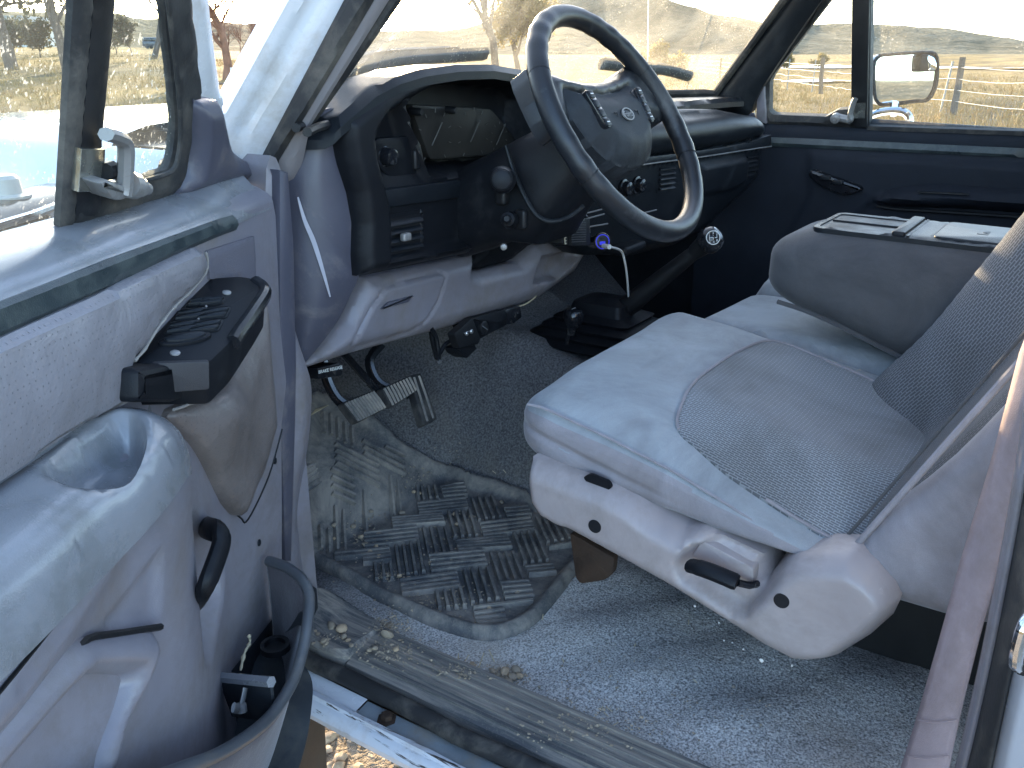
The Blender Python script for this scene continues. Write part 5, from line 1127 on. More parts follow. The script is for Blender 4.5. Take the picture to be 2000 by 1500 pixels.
# pull handle
hp = [DOOR.w(*DOOR.px(x, y, n), n) for x, y, n in [(402, 1030, .0), (412, 1034, .028), (430, 1040, .044), (432, 1062, .048), (418, 1105, .048), (402, 1145, .044), (390, 1165, .02), (386, 1172, -.005)]]
tube('pull_handle', cr(hp, 5), .0125, M['black'], door, seg=12, flat=.72, up=DOOR.N, label='black door pull handle')
# lower bin
bn = cr(D([(-300, 1720), (-60, 1470), (100, 1316), (168, 1256), (235, 1240), (308, 1229), (322, 1240), (324, 1275), (300, 1345), (270, 1420), (240, 1520), (200, 1650), (-200, 1850)], .062), 3, True); bna = np.array(bn)
bnr = np.array(cr(D([(-60, 1600), (60, 1430), (175, 1305), (215, 1290), (278, 1296), (290, 1312), (272, 1390), (240, 1480), (200, 1620), (0, 1740)], .062), 3, True))
hf('door_bin', DOOR, bn, .007, lambda P: .066-.016+.016*np.sin(np.clip(sd(P, bna)/.02, 0, 1)*math.pi/2)-.055*sst(sd(P, bnr), -.006, .035), M['lilac_dirty'], door, depth=.03, sharp=70, label='grey lilac moulded bin low on the door')
tube('bin_gap', [DOOR.w(*DOOR.px(x, y, .05), .052) for x, y in [(20, 1390), (100, 1308), (166, 1248), (180, 1243), (240, 1235), (310, 1224)]], .0032, M['deep'], door, seg=6)
# map pocket: lip, wall, floor
lipd = [(525, 1096, .012), (560, 1108, .045), (590, 1132, .075), (604, 1165, .090), (600, 1220, .098), (590, 1275, .100), (568, 1338, .100), (520, 1408, .098), (440, 1466, .094), (350, 1503, .09), (230, 1550, .085), (60, 1640, .08)]
lip = cr([DOOR.w(*DOOR.px(x, y, n), n) for x, y, n in lipd], 6)
tube('pocket_lip', lip, .0068, M['lip'], door, seg=12, label='rolled grey lip of the map pocket')
V = []; F = []; m = len(lip)
for j, f in enumerate(np.linspace(0, 1, 9)):
    for p in lip:
        q = np.array(p); n_ = (q-HNG)@DOOR.N; q = q + np.array([0, 0, -.24*f]) - DOOR.N*(n_*(.85*f)) + DOOR.N*(.004*math.sin(f*math.pi)); V.append(q)
for j in range(8):
    for i in range(m-1): F.append((j*m+i, j*m+i+1, (j+1)*m+i+1, (j+1)*m+i))
wl_ = obj('pocket_wall', V, F, M['pocketcloth'], door, sharp=80, label='fuzzy grey outer wall of the map pocket'); md = wl_.modifiers.new('thick', 'SOLIDIFY'); md.thickness = .004
fl0 = [((q-HNG)@DOOR.U, (q-HNG)@DOOR.N, q[2]) for q in lip]
V = []; F = []
for i, (u, n, z) in enumerate(fl0):
    V.append(DOOR.w(u, z-.125, -.0)); V.append(DOOR.w(u, z-.13, n-.006))
for i in range(m-1): F.append((2*i, 2*i+1, 2*i+3, 2*i+2))
M['pocketin'] = pm('dark_pocket_plastic', (.022, .026, .031), .6, var=.2, bump=.3, bs=400, dirt=((.07, .066, .058), .3, 12))
obj('pocket_floor', V, F, M['pocketin'], door, sharp=60)
hf('pocket_back', DOOR, D([(530, 1090), (548, 1110), (556, 1180), (470, 1290), (425, 1345), (345, 1500), (180, 1720), (400, 1800), (640, 1500), (620, 1150)], .004), .02, .062*0+.003, M['pocketin'], door, depth=0)
q0 = DOOR.w(*DOOR.px(428, 1322, .01), .01); q1 = DOOR.w(*DOOR.px(530, 1332, .09), .09)
tube('pocket_divider', [q0, q1], .0065, M['rail'], door, seg=6)
dv_ = Frame(q0, q1-q0, (0, 0, 1)); Ld = np.linalg.norm(q1-q0); plate('pocket_partition', dv_, [(0, -.05), (Ld*.8, -.05), (Ld, 0), (0, 0)], -.002, .002, .0, M['pocketin'], door)
V, F = [], []
for k, (x, y, n) in enumerate(lipd[:5]): 
    q = DOOR.w(*DOOR.px(x, y, n), n); q2 = DOOR.w(*DOOR.px(520, 1100+k*6, .004), .004); V += [q+np.array([0, 0, -.002]), q2*.25+q*.75+np.array([0, 0, -.02]), q2+np.array([0, 0, -.10])]
for k in range(4): F += [(3*k, 3*k+1, 3*k+4, 3*k+3), (3*k+1, 3*k+2, 3*k+5, 3*k+4)]
obj('pocket_end', V, F, M['pocketin'], door, sharp=60)
for x, y in [(538, 1268)]: c_ = DOOR.w(*DOOR.px(x, y, .045), .045); lathe('cup_collar', c_, (0, 0, 1), [(0, .018), (.008, .018), (.008, .013), (.002, .013)], M['deep'], door, seg=18)
# window posts, vent frame, glass
def W(l, n=0): return WP.pxs(l, n)
hf('glass_channel', WP, W([(148, -300), (150, 0), (123, 445), (150, 450), (160, 400), (193, 0), (212, -300)], .012), .008, .012, M['rubber'], door, depth=.006, er=.003, label='grey weathered glass channel')
hf('vent_post', WP, W([(193, -300), (193, 0), (155, 430), (205, 425), (207, 280), (234, 0), (250, -300)], .016), .01, .016, M['deep'], door, depth=.008, er=.004, label='black vent window post')
ring_o = W([(190, -330), (380, -330), (384, 0), (398, 120), (405, 205), (400, 300), (388, 345), (352, 382), (285, 408), (200, 440), (150, 452), (156, 400), (180, 170)], .014)
ring_i = W([(262, -300), (320, -300), (328, 0), (346, 150), (353, 240), (349, 300), (334, 335), (284, 352), (207, 376), (207, 280), (234, 0)], .014)
hf('vent_frame', WP, roundpoly(ring_o, .012), .008, lambda P: .010+.004*vnoise(P+2, 60, 3), M['rubber'], door, depth=.008, er=.004, holes=[roundpoly(ring_i, .010)], label='dusty black rubber vent window frame')
hf('frame_leg', WP, W([(376, -330), (384, 0), (404, 200), (446, 230), (440, 195), (415, 0), (402, -330)], -.012), .01, -.012, M['white'], door, depth=.03, er=.006, label='white painted front leg of the door frame')
tube('glass_bead', cr([WP.w(*WP.px(x, y, .016), .016) for x, y in [(325, -100), (328, 0), (346, 150), (353, 240), (349, 300), (334, 335), (284, 352), (215, 374)]], 6), .0028, M['rubber'], door, seg=6)
plate('vent_glass', WP, W([(150, -330), (330, -330), (345, 0), (362, 240), (350, 345), (160, 420)], 0), .001, .004, 0, M['doorglass'], door, label='water spotted vent window glass', smooth=False)
gl0 = W([(140, 500), (160, 200), (200, -330)], -.008); plate('door_glass', WP, [gl0[0], gl0[1], gl0[2], (.9, .45), (1.05, .30), (1.08, -.03)], -.012, -.008, 0, M['doorglass'], door, label='dusty driver door glass', smooth=False)
plate('rear_frame_leg', WP, [(1.06, -.02), (1.11, -.02), (.98, .50), (.92, .46)], -.02, .01, .004, M['white'], door)
plate('top_frame', WP, [(.10, .44), (.98, .50), (.98, .54), (.10, .48)], -.02, .01, .004, M['white'], door)
lw = lambda x, y, n=.035: WP.w(*WP.px(x, y, n), n)
tube('vent_latch', cr([lw(207, 262), lw(222, 266), lw(240, 275), lw(246, 290), lw(245, 330), lw(243, 365), lw(240, 380)], 4), .0078, M['alu'], door, seg=8, flat=.8, label='cast metal vent window latch')
plate('latch_foot', WP, roundpoly(WP.pxs([(192, 357), (214, 352), (232, 360), (252, 360), (250, 384), (232, 392), (216, 389)], .035), .004), .012, .038, .004, M['alu'], door)
lathe('latch_pivot', lw(248, 360, .028), WP.U*-1+WP.V*-.25, [(0, .013), (.014, .013), (.018, .010), (.028, .0095), (.028, .006), (.042, .006), (.043, .004)], M['alu'], door, seg=14)
lathe('latch_stop', lw(205, 335, .022), WP.U*-1, [(0, .008), (.012, .009), (.016, .006)], M['deep'], door, seg=10)
M['foil'] = pm('reflective_foil', (.42, .41, .36), .22, metal=.85, var=.25, vs=30, bump=.1, bs=100)
plate('foil_patch', WP, W([(160, 291), (206, 291), (203, 374), (154, 375)], .019), .012, .019, .0005, M['foil'], door, label='shiny foil patch on the vent post', smooth=False)
# mirror outside the driver's glass
mc = DOOR.w(*DOOR.px(20, 425, -.24), -.24)
em = empty('driver_mirror', mc, parent=truck); em['label'] = 'driver side mirror seen through the door glass'
Rd = axes(DOOR.U, DOOR.N, (0, 0, 1)); rbox('housing', mc+np.array([0, 0, -.055]), (.30, .13, .16), .05, M['gloss'], em, R=Rd, n=8, k=4)
tube('bright_trim', [DOOR.w(*DOOR.px(x, y, -.18), -.18) for x, y in [(-90, 470), (0, 440), (60, 422), (112, 402)]], .005, M['chrome'], em, seg=8)
pc_ = DOOR.w(*DOOR.px(6, 392, -.24), -.24); lathe('pivot_cap', pc_, (0, 0, 1), [(0, .030), (.006, .030), (.008, .022), (.024, .020), (.028, .016)], M['cream'], em, seg=20)
# ------------------------------------------------------------------ passenger door
pdoor = empty('passenger_door', (.8, -.1, 0), parent=truck); pdoor['label'] = 'closed passenger door with dark blue grey panel'
PDf = Frame((.79, 0, 0), (0, -1, 0), (0, 0, 1)); 
if PDf.N[0] > 0: PDf.N = -PDf.N
def Q(l, n=0): return PDf.pxs(l, n)
M['pdoor'] = pm('blue_grey_door_plastic', (.022, .026, .034), .5, var=.12, bump=.3, bs=600, spec=.08)
parm = np.array(cr(Q([(1703, 394), (1718, 378), (1760, 366), (1840, 362), (2000, 372), (2300, 392), (2300, 450), (2000, 420), (1850, 410), (1745, 406)], .03), 3, True))
pvin = np.array(Q([(1577, 292), (1800, 305), (2000, 318), (2300, 335), (2300, 400), (1700, 400), (1580, 520), (1530, 470), (1577, 380)], .0))
def pdf2(P):
    n = -.04*np.clip((P[:, 1]-.640)/.04, 0, 1)**2 + .010*sst(sd(P, pvin), -.003, .014)
    n = n + .045*np.sin(np.clip(sd(P, parm)/.028, 0, 1)*math.pi/2)
    lowp = sst(P[:, 1], .44, .30); return n + .012*lowp
hf('inner_panel', PDf, [(-.33, .02), (-.33, .684), (.0, .680), (.9, .655), (.9, .02)], .012, pdf2, M['pdoor'], pdoor, depth=.02, lines=[list(map(tuple, parm))], sharp=60, label='dark blue grey passenger door panel')
hf('trim_strip', PDf, Q([(1490, 268), (1560, 270), (2000, 290), (2400, 308), (2400, 328), (2000, 308), (1560, 288), (1497, 286)], .006), .012, .008, M['strip'], pdoor, depth=.01, er=.004)
plate('switch_pod', PDf, roundpoly(Q([(1578, 336), (1586, 331), (1680, 364), (1684, 372), (1662, 381), (1640, 380), (1600, 364), (1578, 344)], .03), .008), .0, .032, .008, M['gloss'], pdoor, label='black window switch pod on the passenger door')
for x, y in [(1612, 347), (1637, 356)]: rbox('window_switch', PDf.w(*PDf.px(x, y, .034), .033), (.008, .026, .012), .003, M['dash'], pdoor)
plate('armrest_slot', PDf, roundpoly(Q([(1790, 374), (1888, 378), (1893, 381), (1800, 377)], .052), .002), .0, .053, 0, M['deep'], pdoor)
tube('armrest_shadow_gap', [PDf.w(*PDf.px(x, y, .012), .012) for x, y in [(1712, 402), (1750, 408), (1850, 414), (2000, 424), (2300, 452)]], .004, M['deep'], pdoor, seg=6)
PW = Frame((.80, 0, .672), (0, -1, 0), (-.20, 0, .98))
if PW.N[0] > 0: PW.N = -PW.N
def Y(l, n=0): return PW.pxs(l, n)
hf('vent_frame', PW, Y([(1475, 180), (1600, 0), (1700, -140), (1700, 0), (1697, 252), (1500, 243), (1487, 228), (1483, 190)], .01), .012, .01, M['rubber'], pdoor, depth=.03, er=.005, holes=[roundpoly(Y([(1666, -62), (1622, 0), (1508, 148), (1502, 162), (1501, 218), (1508, 225), (1612, 229), (1634, 216), (1662, 214), (1663, 0)], .01), .004)], label='black vent window frame of the passenger door')
plate('corner_trim', PW, Y([(1479, 172), (1492, 170), (1496, 242), (1476, 238)], .02), -.02, .02, .003, M['lilac_dirty'], pdoor)
plate('vent_post', PW, Y([(1663, -300), (1699, -300), (1698, 0), (1693, 250), (1661, 248), (1663, 0)], .016), -.01, .016, .003, M['deep'], pdoor)
plate('window_glass', PW, Y([(1480, 260), (1470, 200), (1640, -50), (1840, -330), (2900, -330), (2900, 300)], 0), -.003, 0, 0, M['passglass'], pdoor, smooth=False)
hf('glass_seal', PW, Y([(1693, 246), (2000, 256), (2500, 275), (2500, 285), (2000, 265), (1693, 254)], .01), .012, .012, M['rubber'], pdoor, depth=.02)
lq = lambda x, y, n=.03: PW.w(*PW.px(x, y, n), n)
tube('vent_latch', cr([lq(1671, 192), lq(1667, 200), lq(1661, 222), lq(1662, 234), lq(1655, 238)], 4), .009, M['alu'], pdoor, seg=8, flat=.6)
lathe('latch_pivot', lq(1634, 229, .02), PW.N, [(0, .012), (.016, .012), (.018, .005), (.022, .005)], M['alu'], pdoor, seg=14)
tube('latch_base', [lq(1634, 229, .025), lq(1662, 235, .025)], .010, M['alu'], pdoor, seg=8)
plate('foil_patch', PW, Y([(1668, 201), (1691, 201), (1689, 231), (1667, 231)], .018), .012, .0185, 0, M['foil'], pdoor, smooth=False)
strip('door_skin', [(.83, .66), (.90, .64), (.96, .5), (.98, .2), (.95, -.1), (.80, -.12)], .2, -.75, M['white'], pdoor, 2, 0)
strip('bed_side', [(.83, .66), (.90, .64), (.96, .5), (.98, .2), (.95, -.1), (.80, -.12)], -.75, -1.05, M['white'], truck, 2, 0)
box('passenger_jamb', (.80, -1.05, 0), (.84, -.74, .70), M['pdoor'], truck)
bar('passenger_rear_post', (.80, -.80, .66), (.66, -.85, 1.26), 0, (0, -1, 0), .16, .04, M['pdoor'])
# passenger mirror
mm = PX(1765, 155, 1.12); nrm = np.array([-.66, -.745, .026]); nrm /= np.linalg.norm(nrm)
MF = Frame(mm, np.cross([0, 0, 1.], nrm), np.cross(nrm, np.cross([0, 0, 1.], nrm)))
pmr = empty('passenger_mirror', mm, parent=truck); pmr['label'] = 'large passenger side mirror with small blind spot mirror'
mo_ = MF.pxs([(1703, 130), (1712, 110), (1735, 105), (1812, 101), (1828, 108), (1831, 132), (1827, 170), (1812, 196), (1788, 199), (1728, 206), (1710, 200), (1704, 180)])
oo = cr(mo_, 4, True); cen = np.mean(oo, 0)
V = []; F = []; m = len(oo)
for n_, s_ in [(-.085, .55), (-.075, .80), (-.045, .95), (-.012, 1.0), (.004, 1.0), (.006, .985), (.004, .955), (-.002, .945)]:
    for p in oo: q = cen+(np.array(p)-cen)*s_; V.append(MF.w(q[0], q[1], n_))
for j in range(7):
    for i in range(m): k = (i+1) % m; F.append((j*m+i, j*m+k, (j+1)*m+k, (j+1)*m+i))
F.append(tuple(range(m)))
obj('housing', V, F, M['white'], pmr, sharp=50)
tube('mirror_rim', [MF.w(*(cen+(np.array(p)-cen)*.97), .004) for p in oo], .005, M['black'], pmr, seg=6, closed=True)
plate('glass', MF, [tuple(cen+(np.array(p)-cen)*.955) for p in oo], -.004, .001, 0, M['mirror'], pmr, smooth=False)
sp2 = MF.pxs([(1799, 106), (1818, 105), (1829, 112), (1832, 128), (1830, 139), (1796, 141)], .02); plate('blind_spot_frame', MF, roundpoly(sp2, .008), .0, .02, .004, M['black'], pmr)
sp3 = MF.pxs([(1812, 108), (1824, 112), (1829, 124), (1828, 137), (1813, 138)], .021); s3 = roundpoly(sp3, .006)
hf('blind_spot_glass', MF, s3, .01, lambda P: .0215+.004*np.sin(np.clip(sd(P, np.array(s3))/.02, 0, 1)*math.pi/2), M['mirror'], pmr, depth=.004)
tube('mirror_arm', cr([PX(x, y, 1.0) for x, y in [(1690, 232), (1715, 221), (1745, 217), (1768, 221), (1776, 234), (1774, 252), (1770, 275)]], 5), .011, M['chrome'], pmr, seg=10)
tube('mirror_arm', [PX(1748, 205, 1.10), PX(1746, 220, 1.0)], .012, M['chrome'], pmr, seg=10)
# ------------------------------------------------------------------ floor mat with ribs
mpx = [(604, 775), (598, 840), (590, 900), (585, 960), (582, 1010), (590, 1062), (640, 1112), (720, 1158), (800, 1198), (880, 1230), (940, 1242), (990, 1238), (1042, 1214), (1090, 1165), (1122, 1120), (1150, 1075), (1120, 1020), (1050, 975), (1010, 950), (927, 929), (893, 912), (865, 904), (837, 898), (775, 856), (733, 818), (700, 792), (655, 775)]
mp = [PF(x, y, .008)[:2] for x, y in mpx]; mpo = cr(mp, 3, True); mpa = np.array(mpo)
fmat = empty('floor_mat', (-.55, .25, .0), 'dirty black rubber floor mat with woven rib pattern on the driver floor', 'floor mat')
def matz(P):
    d = sd(P, mpa); return fz(P[:, 0], P[:, 1]) + .007 + .013*np.clip(sst(d, 0, .006)-sst(d, .016, .026), 0, 1) + .003*(vnoise(P+3, 11, 3)-.5)
hf('mat_sheet', XY, mpo, .008, matz, M['mat'], fmat, depth=.008, sharp=70)
rw_, rl_, rh_ = .0042, .049, .0105
rv_ = [(-rl_, -rw_, 0), (rl_, -rw_, 0), (rl_, rw_, 0), (-rl_, rw_, 0), (-rl_*.97, -rw_*.55, rh_), (rl_*.97, -rw_*.55, rh_), (rl_*.97, rw_*.55, rh_), (-rl_*.97, rw_*.55, rh_)]
rme = bpy.data.meshes.new('rib'); rme.from_pydata(rv_, [], [(3, 2, 1, 0), (4, 5, 6, 7), (0, 1, 5, 4), (1, 2, 6, 5), (2, 3, 7, 6), (3, 0, 4, 7)]); rme.materials.append(M['mat_rib'])
ra_ = math.radians(11); E1v = np.array([_r[0]*math.cos(ra_)-_r[1]*math.sin(ra_), _r[0]*math.sin(ra_)+_r[1]*math.cos(ra_)]); E2v = np.array([-E1v[1], E1v[0]]); bs_ = .096; c0 = np.array([-.55, .2]); nrib = 0
HW = .053; hb = []
for a in range(-14, 15):
    for b in range(-8, 9):
        ox, oy = a+2*b, a-2*b; hb.append((ox+1.0, oy+.5, 0)); hb.append((ox+.5, oy+2.0, 1))
for bx, by_, o_ in hb:
    if True:
        if abs(bx)*HW > .6 or abs(by_)*HW > .6: continue
        for k in range(4):
            off = (k-1.5)*.0130; c = c0+E1v*(bx*HW)+E2v*(by_*HW) + (E2v*off if o_ == 0 else E1v*off)
            ax_ = E1v if o_ == 0 else E2v; P3 = np.array([c-ax_*rl_, c, c+ax_*rl_])
            lsc = 1.0
            if sd(P3, mpa).min() < .024:
                for sh in (.5, -.5):
                    c2 = c+ax_*rl_*sh; P3 = np.array([c2-ax_*rl_*.5, c2, c2+ax_*rl_*.5])
                    if sd(P3, mpa).min() >= .022: c = c2; lsc = .5; break
                else: continue
            if nrib > 298: continue
            z3 = matz(P3)
            if abs(z3[0]+z3[2]-2*z3[1]) > .02: continue
            t3 = np.array([*(P3[2]-P3[0]), z3[2]-z3[0]]); t3 /= np.linalg.norm(t3)
            o2 = np.array([-ax_[1], ax_[0]]); zz = matz(np.array([c-o2*.006, c+o2*.006])); s3 = np.array([*(o2*.012), zz[1]-zz[0]]); s3 /= np.linalg.norm(s3); n3 = np.cross(t3, s3); s3 = np.cross(n3, t3)
            o = bpy.data.objects.new('rib', rme); COL.objects.link(o); o.parent = fmat
            o.matrix_local = Matrix(((t3[0]*lsc, s3[0], n3[0], c[0]+.55), (t3[1]*lsc, s3[1], n3[1], c[1]-.25), (t3[2]*lsc, s3[2], n3[2], z3[1]-.0012), (0, 0, 0, 1))); nrib += 1
print('ribs', nrib)
# ------------------------------------------------------------------ pebbles and grit
def stonemesh(seed, sub=2):
    bm = bmesh.new(); bmesh.ops.create_icosphere(bm, subdivisions=sub, radius=1); r = np.random.default_rng(seed); a = r.normal(size=(6, 3)); a /= np.linalg.norm(a, axis=1)[:, None]; h_ = .62+.3*r.random(6)
    for v in bm.verts:
        p = np.array(v.co)
        for n_, k in zip(a, h_):
            d = p@n_
            if d > k: p = p-n_*(d-k)*.85
        v.co = p*np.array([1, .8, .62])
    me = bpy.data.meshes.new('pebble'); bm.to_mesh(me); bm.free(); me.shade_smooth(); me.set_sharp_from_angle(angle=math.radians(28)); return me
SM = [stonemesh(s) for s in range(8)]
for i, m_ in enumerate(SM): m_.materials.append(M['stone'] if i % 2 else M['stone2'])
def pebble(p, r, label, group):
    o = bpy.data.objects.new('pebble', SM[int(rng.integers(8))]); COL.objects.link(o); o.location = p; o.scale = (r, r, r); o.rotation_euler = (rng.normal()*.25, rng.normal()*.25, rng.random()*6.3); tag(o, label, 'pebble', group)
def onmat(x, y):
    q = PF(x, y, .011); return q
for x, y, r in [(655, 1028, .0075), (690, 1030, .0068), (655, 1055, .006), (714, 1005, .006), (725, 1000, .005), (714, 1066, .008), (722, 1078, .007), (735, 1070, .0065), (692, 1078, .0065), (705, 1050, .006), (740, 1045, .0055), (785, 1004, .0075), (808, 962, .0055), (820, 965, .005), (740, 1090, .007), (765, 1125, .005), (780, 1127, .006), (797, 1131, .005), (893, 1026, .0065), (888, 1005, .005), (905, 1055, .0045), (920, 1010, .005), (935, 1060, .005), (980, 982, .005), (962, 1185, .005), (880, 1095, .0045), (955, 1190, .0055), (840, 1100, .0045), (1010, 1160, .005), (945, 1200, .0045)]:
    pebble(onmat(x, y)+np.array([0, 0, r*.35]), r, 'small tan pebble lying in the grooves of the floor mat', 'pebbles on the floor mat')
def onsill(x, y): q = PZ(x, y, .014); return q
for x, y, r in [(647, 1226, .0085), (667, 1233, .011), (672, 1246, .006), (621, 1240, .005), (632, 1255, .0065), (616, 1235, .004), (637, 1258, .005), (680, 1252, .0045), (686, 1262, .0045)]:
    pebble(onsill(x, y)+np.array([0, 0, r*.4]), r, 'pinkish pebble on the front end of the door sill', 'pebbles at the front of the sill')
pebble(onsill(757, 1243)+np.array([0, 0, .004]), .0105, 'smooth rounded orange tan pebble alone on the ribbed sill plate', None)
pebble(PF(758, 1224, .004), .0085, 'grey angular pebble in the heap beside the sill plate', None)
for x, y, r in [(732, 1268, .006), (722, 1272, .005), (774, 1270, .005), (922, 1300, .0075), (936, 1323, .006), (945, 1326, .005), (985, 1312, .009), (1000, 1322, .008), (1008, 1308, .009), (995, 1332, .007), (1015, 1320, .007), (978, 1328, .006), (962, 1310, .006)]:
    pebble(PF(x, y, .005) if y > 1290 else onsill(x, y)+np.array([0, 0, .002]), r, 'dull clod of dried mud along the sill plate', 'mud clods along the sill')
GV, GF = [], []
def grit(p, r):
    b = len(GV); q = rng.normal(size=(6, 3))*.18*r; base = np.array([(1, 0, 0), (-1, 0, 0), (0, 1, 0), (0, -1, 0), (0, 0, .7), (0, 0, -.7)])*r*(.6+.6*rng.random((6, 1)))
    a = rng.random()*6.3; R = np.array([[math.cos(a), -math.sin(a), 0], [math.sin(a), math.cos(a), 0], [0, 0, 1]]); 
    for v in (base+q)@R.T: GV.append(v+p)
    for f in ((0, 2, 4), (2, 1, 4), (1, 3, 4), (3, 0, 4), (2, 0, 5), (1, 2, 5), (3, 1, 5), (0, 3, 5)): GF.append(tuple(b+i for i in f))
for cx, cy, sx, sy, n_, f_ in [(720, 1050, 60, 50, 190, 0), (900, 1050, 90, 70, 260, 0), (860, 1170, 110, 35, 260, 0), (760, 1125, 45, 12, 90, 0), (960, 1195, 35, 18, 110, 0), (640, 1245, 30, 15, 90, 1), (762, 1222, 40, 22, 240, 1), (760, 1270, 70, 30, 160, 1), (985, 1320, 40, 22, 170, 0), (900, 1310, 60, 20, 120, 1), (1150, 1420, 140, 45, 160, 1), (800, 930, 60, 40, 80, 0), (1150, 1330, 140, 90, 60, 0), (870, 880, 40, 20, 14, 0), (1350, 1400, 180, 70, 50, 0)]:
    for _ in range(n_):
        x, y = cx+rng.normal()*sx*.5, cy+rng.normal()*sy*.5
        p = PF(x, y, .004) if not f_ else PZ(x, y, .013)
        if not f_ and len(p) and inside(np.array([p[:2]]), mpa)[0]: p = PF(x, y, .012)
        if p[0] > -.2: continue
        grit(p, .0010+.0022*rng.random()**2)
obj('floor_grit', GV, GF, M['stone2'], kind='stuff', smooth=False, label='dried mud crumbs and grit scattered over mat and sill')
SV, SF = [], []
for x, y, l, a in [(895, 1285, .018, .6), (912, 1285, .012, .2), (700, 805, .0, 0), (1195, 1419, .022, -.3), (1184, 1395, .008, 1.2), (1175, 1384, .008, .1), (1358, 1330, .007, 1.2), (1190, 1385, .01, 1.3), (940, 1290, .03, .4), (960, 1280, .025, .9), (1060, 1205, .012, .5), (1018, 830, 0, 0), (985, 920, .014, 1.), (965, 922, .01, 1.2), (880, 905, .01, .3), (1345, 1215, .009, .4), (1100, 1290, .006, .8), (1240, 1260, .006, .1)]:
    if l == 0: continue
    p = PF(x, y, .006); d = np.array([math.cos(a)*l, math.sin(a)*l, .001])*.55; V, F = tubemesh([p-d, p, p+d], .0009, 4); b = len(SV); SV += V; SF += [tuple(b+i for i in f) for f in F]
obj('straw_bits', SV, SF, M['straw'], kind='stuff', smooth=False, label='pale straw bits scattered on the carpet')
lf = PF(620, 806, .02); tube('dry_leaf', [lf+np.array([-.02, 0, 0]), lf+np.array([0, .003, .004]), lf+np.array([.03, .0, .006])], [.001, .006, .001], M['straw'], None, seg=6, flat=.3, up=(0, 0, 1), label='dry yellow leaf curled at the top of the floor mat', cat='leaf')
# ------------------------------------------------------------------ charger, cable, wing nut
ch = PY(1177, 472, .13); CH = empty('usb_charger', ch, 'black plug-in charger with blue lit face below the steering wheel', 'charger')
ca = np.array([-.62, -.72, .18]); ca /= np.linalg.norm(ca)
lathe('body', ch-ca*.055, ca, [(0, .012), (.03, .013), (.045, .016), (.053, .0165), (.0545, .0155)], M['gloss'], CH, seg=24)
lathe('face', ch-ca*.0008, ca, [(0, .0150), (.0008, .0138)], M['deep'], CH, seg=24)
CF = Frame(ch+ca*.0004, np.cross([0, 0, 1.], ca), np.cross(ca, np.cross([0, 0, 1.], ca))); cq = [(.0135*math.cos(t), .0135*math.sin(t)) for t in np.linspace(0, 2*math.pi, 24, endpoint=False)]
hf('light_ring', CF, cq, .004, .0, M['blue'], CH, depth=.0006, holes=[[(p[0]*.88, p[1]*.88) for p in cq]])
plate('port', CF, roundpoly([(-.006, .003), (.004, .003), (.004, .008), (-.006, .008)], .001), -.001, .0008, 0, M['dash'], CH); plate('display', CF, roundpoly([(-.006, -.006), (.005, -.006), (.005, .0005), (-.006, .0005)], .001), -.001, .0006, 0, M['blue'], CH)
cb = [ch+ca*.004+np.array([0, 0, -.008]), ch+ca*.03+np.array([.004, 0, -.010])] + [PX(x, y, v) for x, y, v in [(1213, 490, -.085), (1221, 515, -.06), (1225, 545, -.04), (1227, 572, -.02), (1230, 610, .0), (1231, 640, .01), (1240, 672, .0), (1262, 700, -.02)]]
cbo = empty('charging_cable', cb[1], 'off white charging cable hanging from the lit charger to the seat', 'cable')
tube('plug', [cb[0], cb[1]], .0045, M['cream'], cbo, seg=8); tube('cord', cr(cb[1:], 6), .0022, M['cream'], cbo, seg=7)
wn0 = DOOR.w(*DOOR.px(470, 1383, .055), .055); WNE = empty('wing_nut', wn0, 'small metal wing nut lying in the door map pocket', 'wing nut')
lathe('hub', wn0-np.array([0, 0, .004]), (0.2, .1, 1), [(0, .007), (.008, .006), (.009, .003)], M['alu'], WNE, seg=10)
for s_ in (-1, 1): tube('wing', cr([wn0, wn0+DOOR.U*s_*.008+np.array([0, 0, .006]), wn0+DOOR.U*s_*.016+np.array([0, 0, .014])], 3), .0055, M['alu'], WNE, seg=8, flat=.4, up=DOOR.N)
wd = [DOOR.w(*DOOR.px(x, y, .02), .02) for x, y in [(470, 1310), (478, 1275), (488, 1255), (486, 1240)]]; tube('dry_weed', cr(wd, 4), [.0012, .002, .0015, .003]*3+[.001], M['straw'], None, seg=5, label='dry yellow weed stalk stuck in the door map pocket', cat='weed')
# ------------------------------------------------------------------ gravel under the truck, dry grass
GV, GF = [], []
def stone(p, r):
    b = len(GV); th = rng.random()*6.3
    ring = [(math.cos(th+k*1.047)*r*(.75+.5*rng.random()), math.sin(th+k*1.047)*r*(.7+.4*rng.random())) for k in range(6)]
    for z, s in ((0, 1.0), (r*.45, .92), (r*.8, .5)):
        for q in ring: GV.append((p[0]+q[0]*s, p[1]+q[1]*s, p[2]+z*(.8+.3*rng.random())))
    for j in range(2):
        for k in range(6): l = (k+1) % 6; GF.append((b+j*6+k, b+j*6+l, b+j*6+6+l, b+j*6+6+k))
    GF.append(tuple(b+12+k for k in range(6)))
for _ in range(5200): stone((-1.7+2.6*rng.random(), -.9+3.0*rng.random(), GZ-.003), .006+.013*rng.random()**1.5)
obj('gravel', GV, GF, M['stone'], kind='stuff', sharp=40, label='sunlit golden gravel beneath the open door')
M['grass'] = pm('dry_golden_grass', (.42, .26, .085), .8, var=.3, vs=.5, bump=0)
GV, GF = [], []
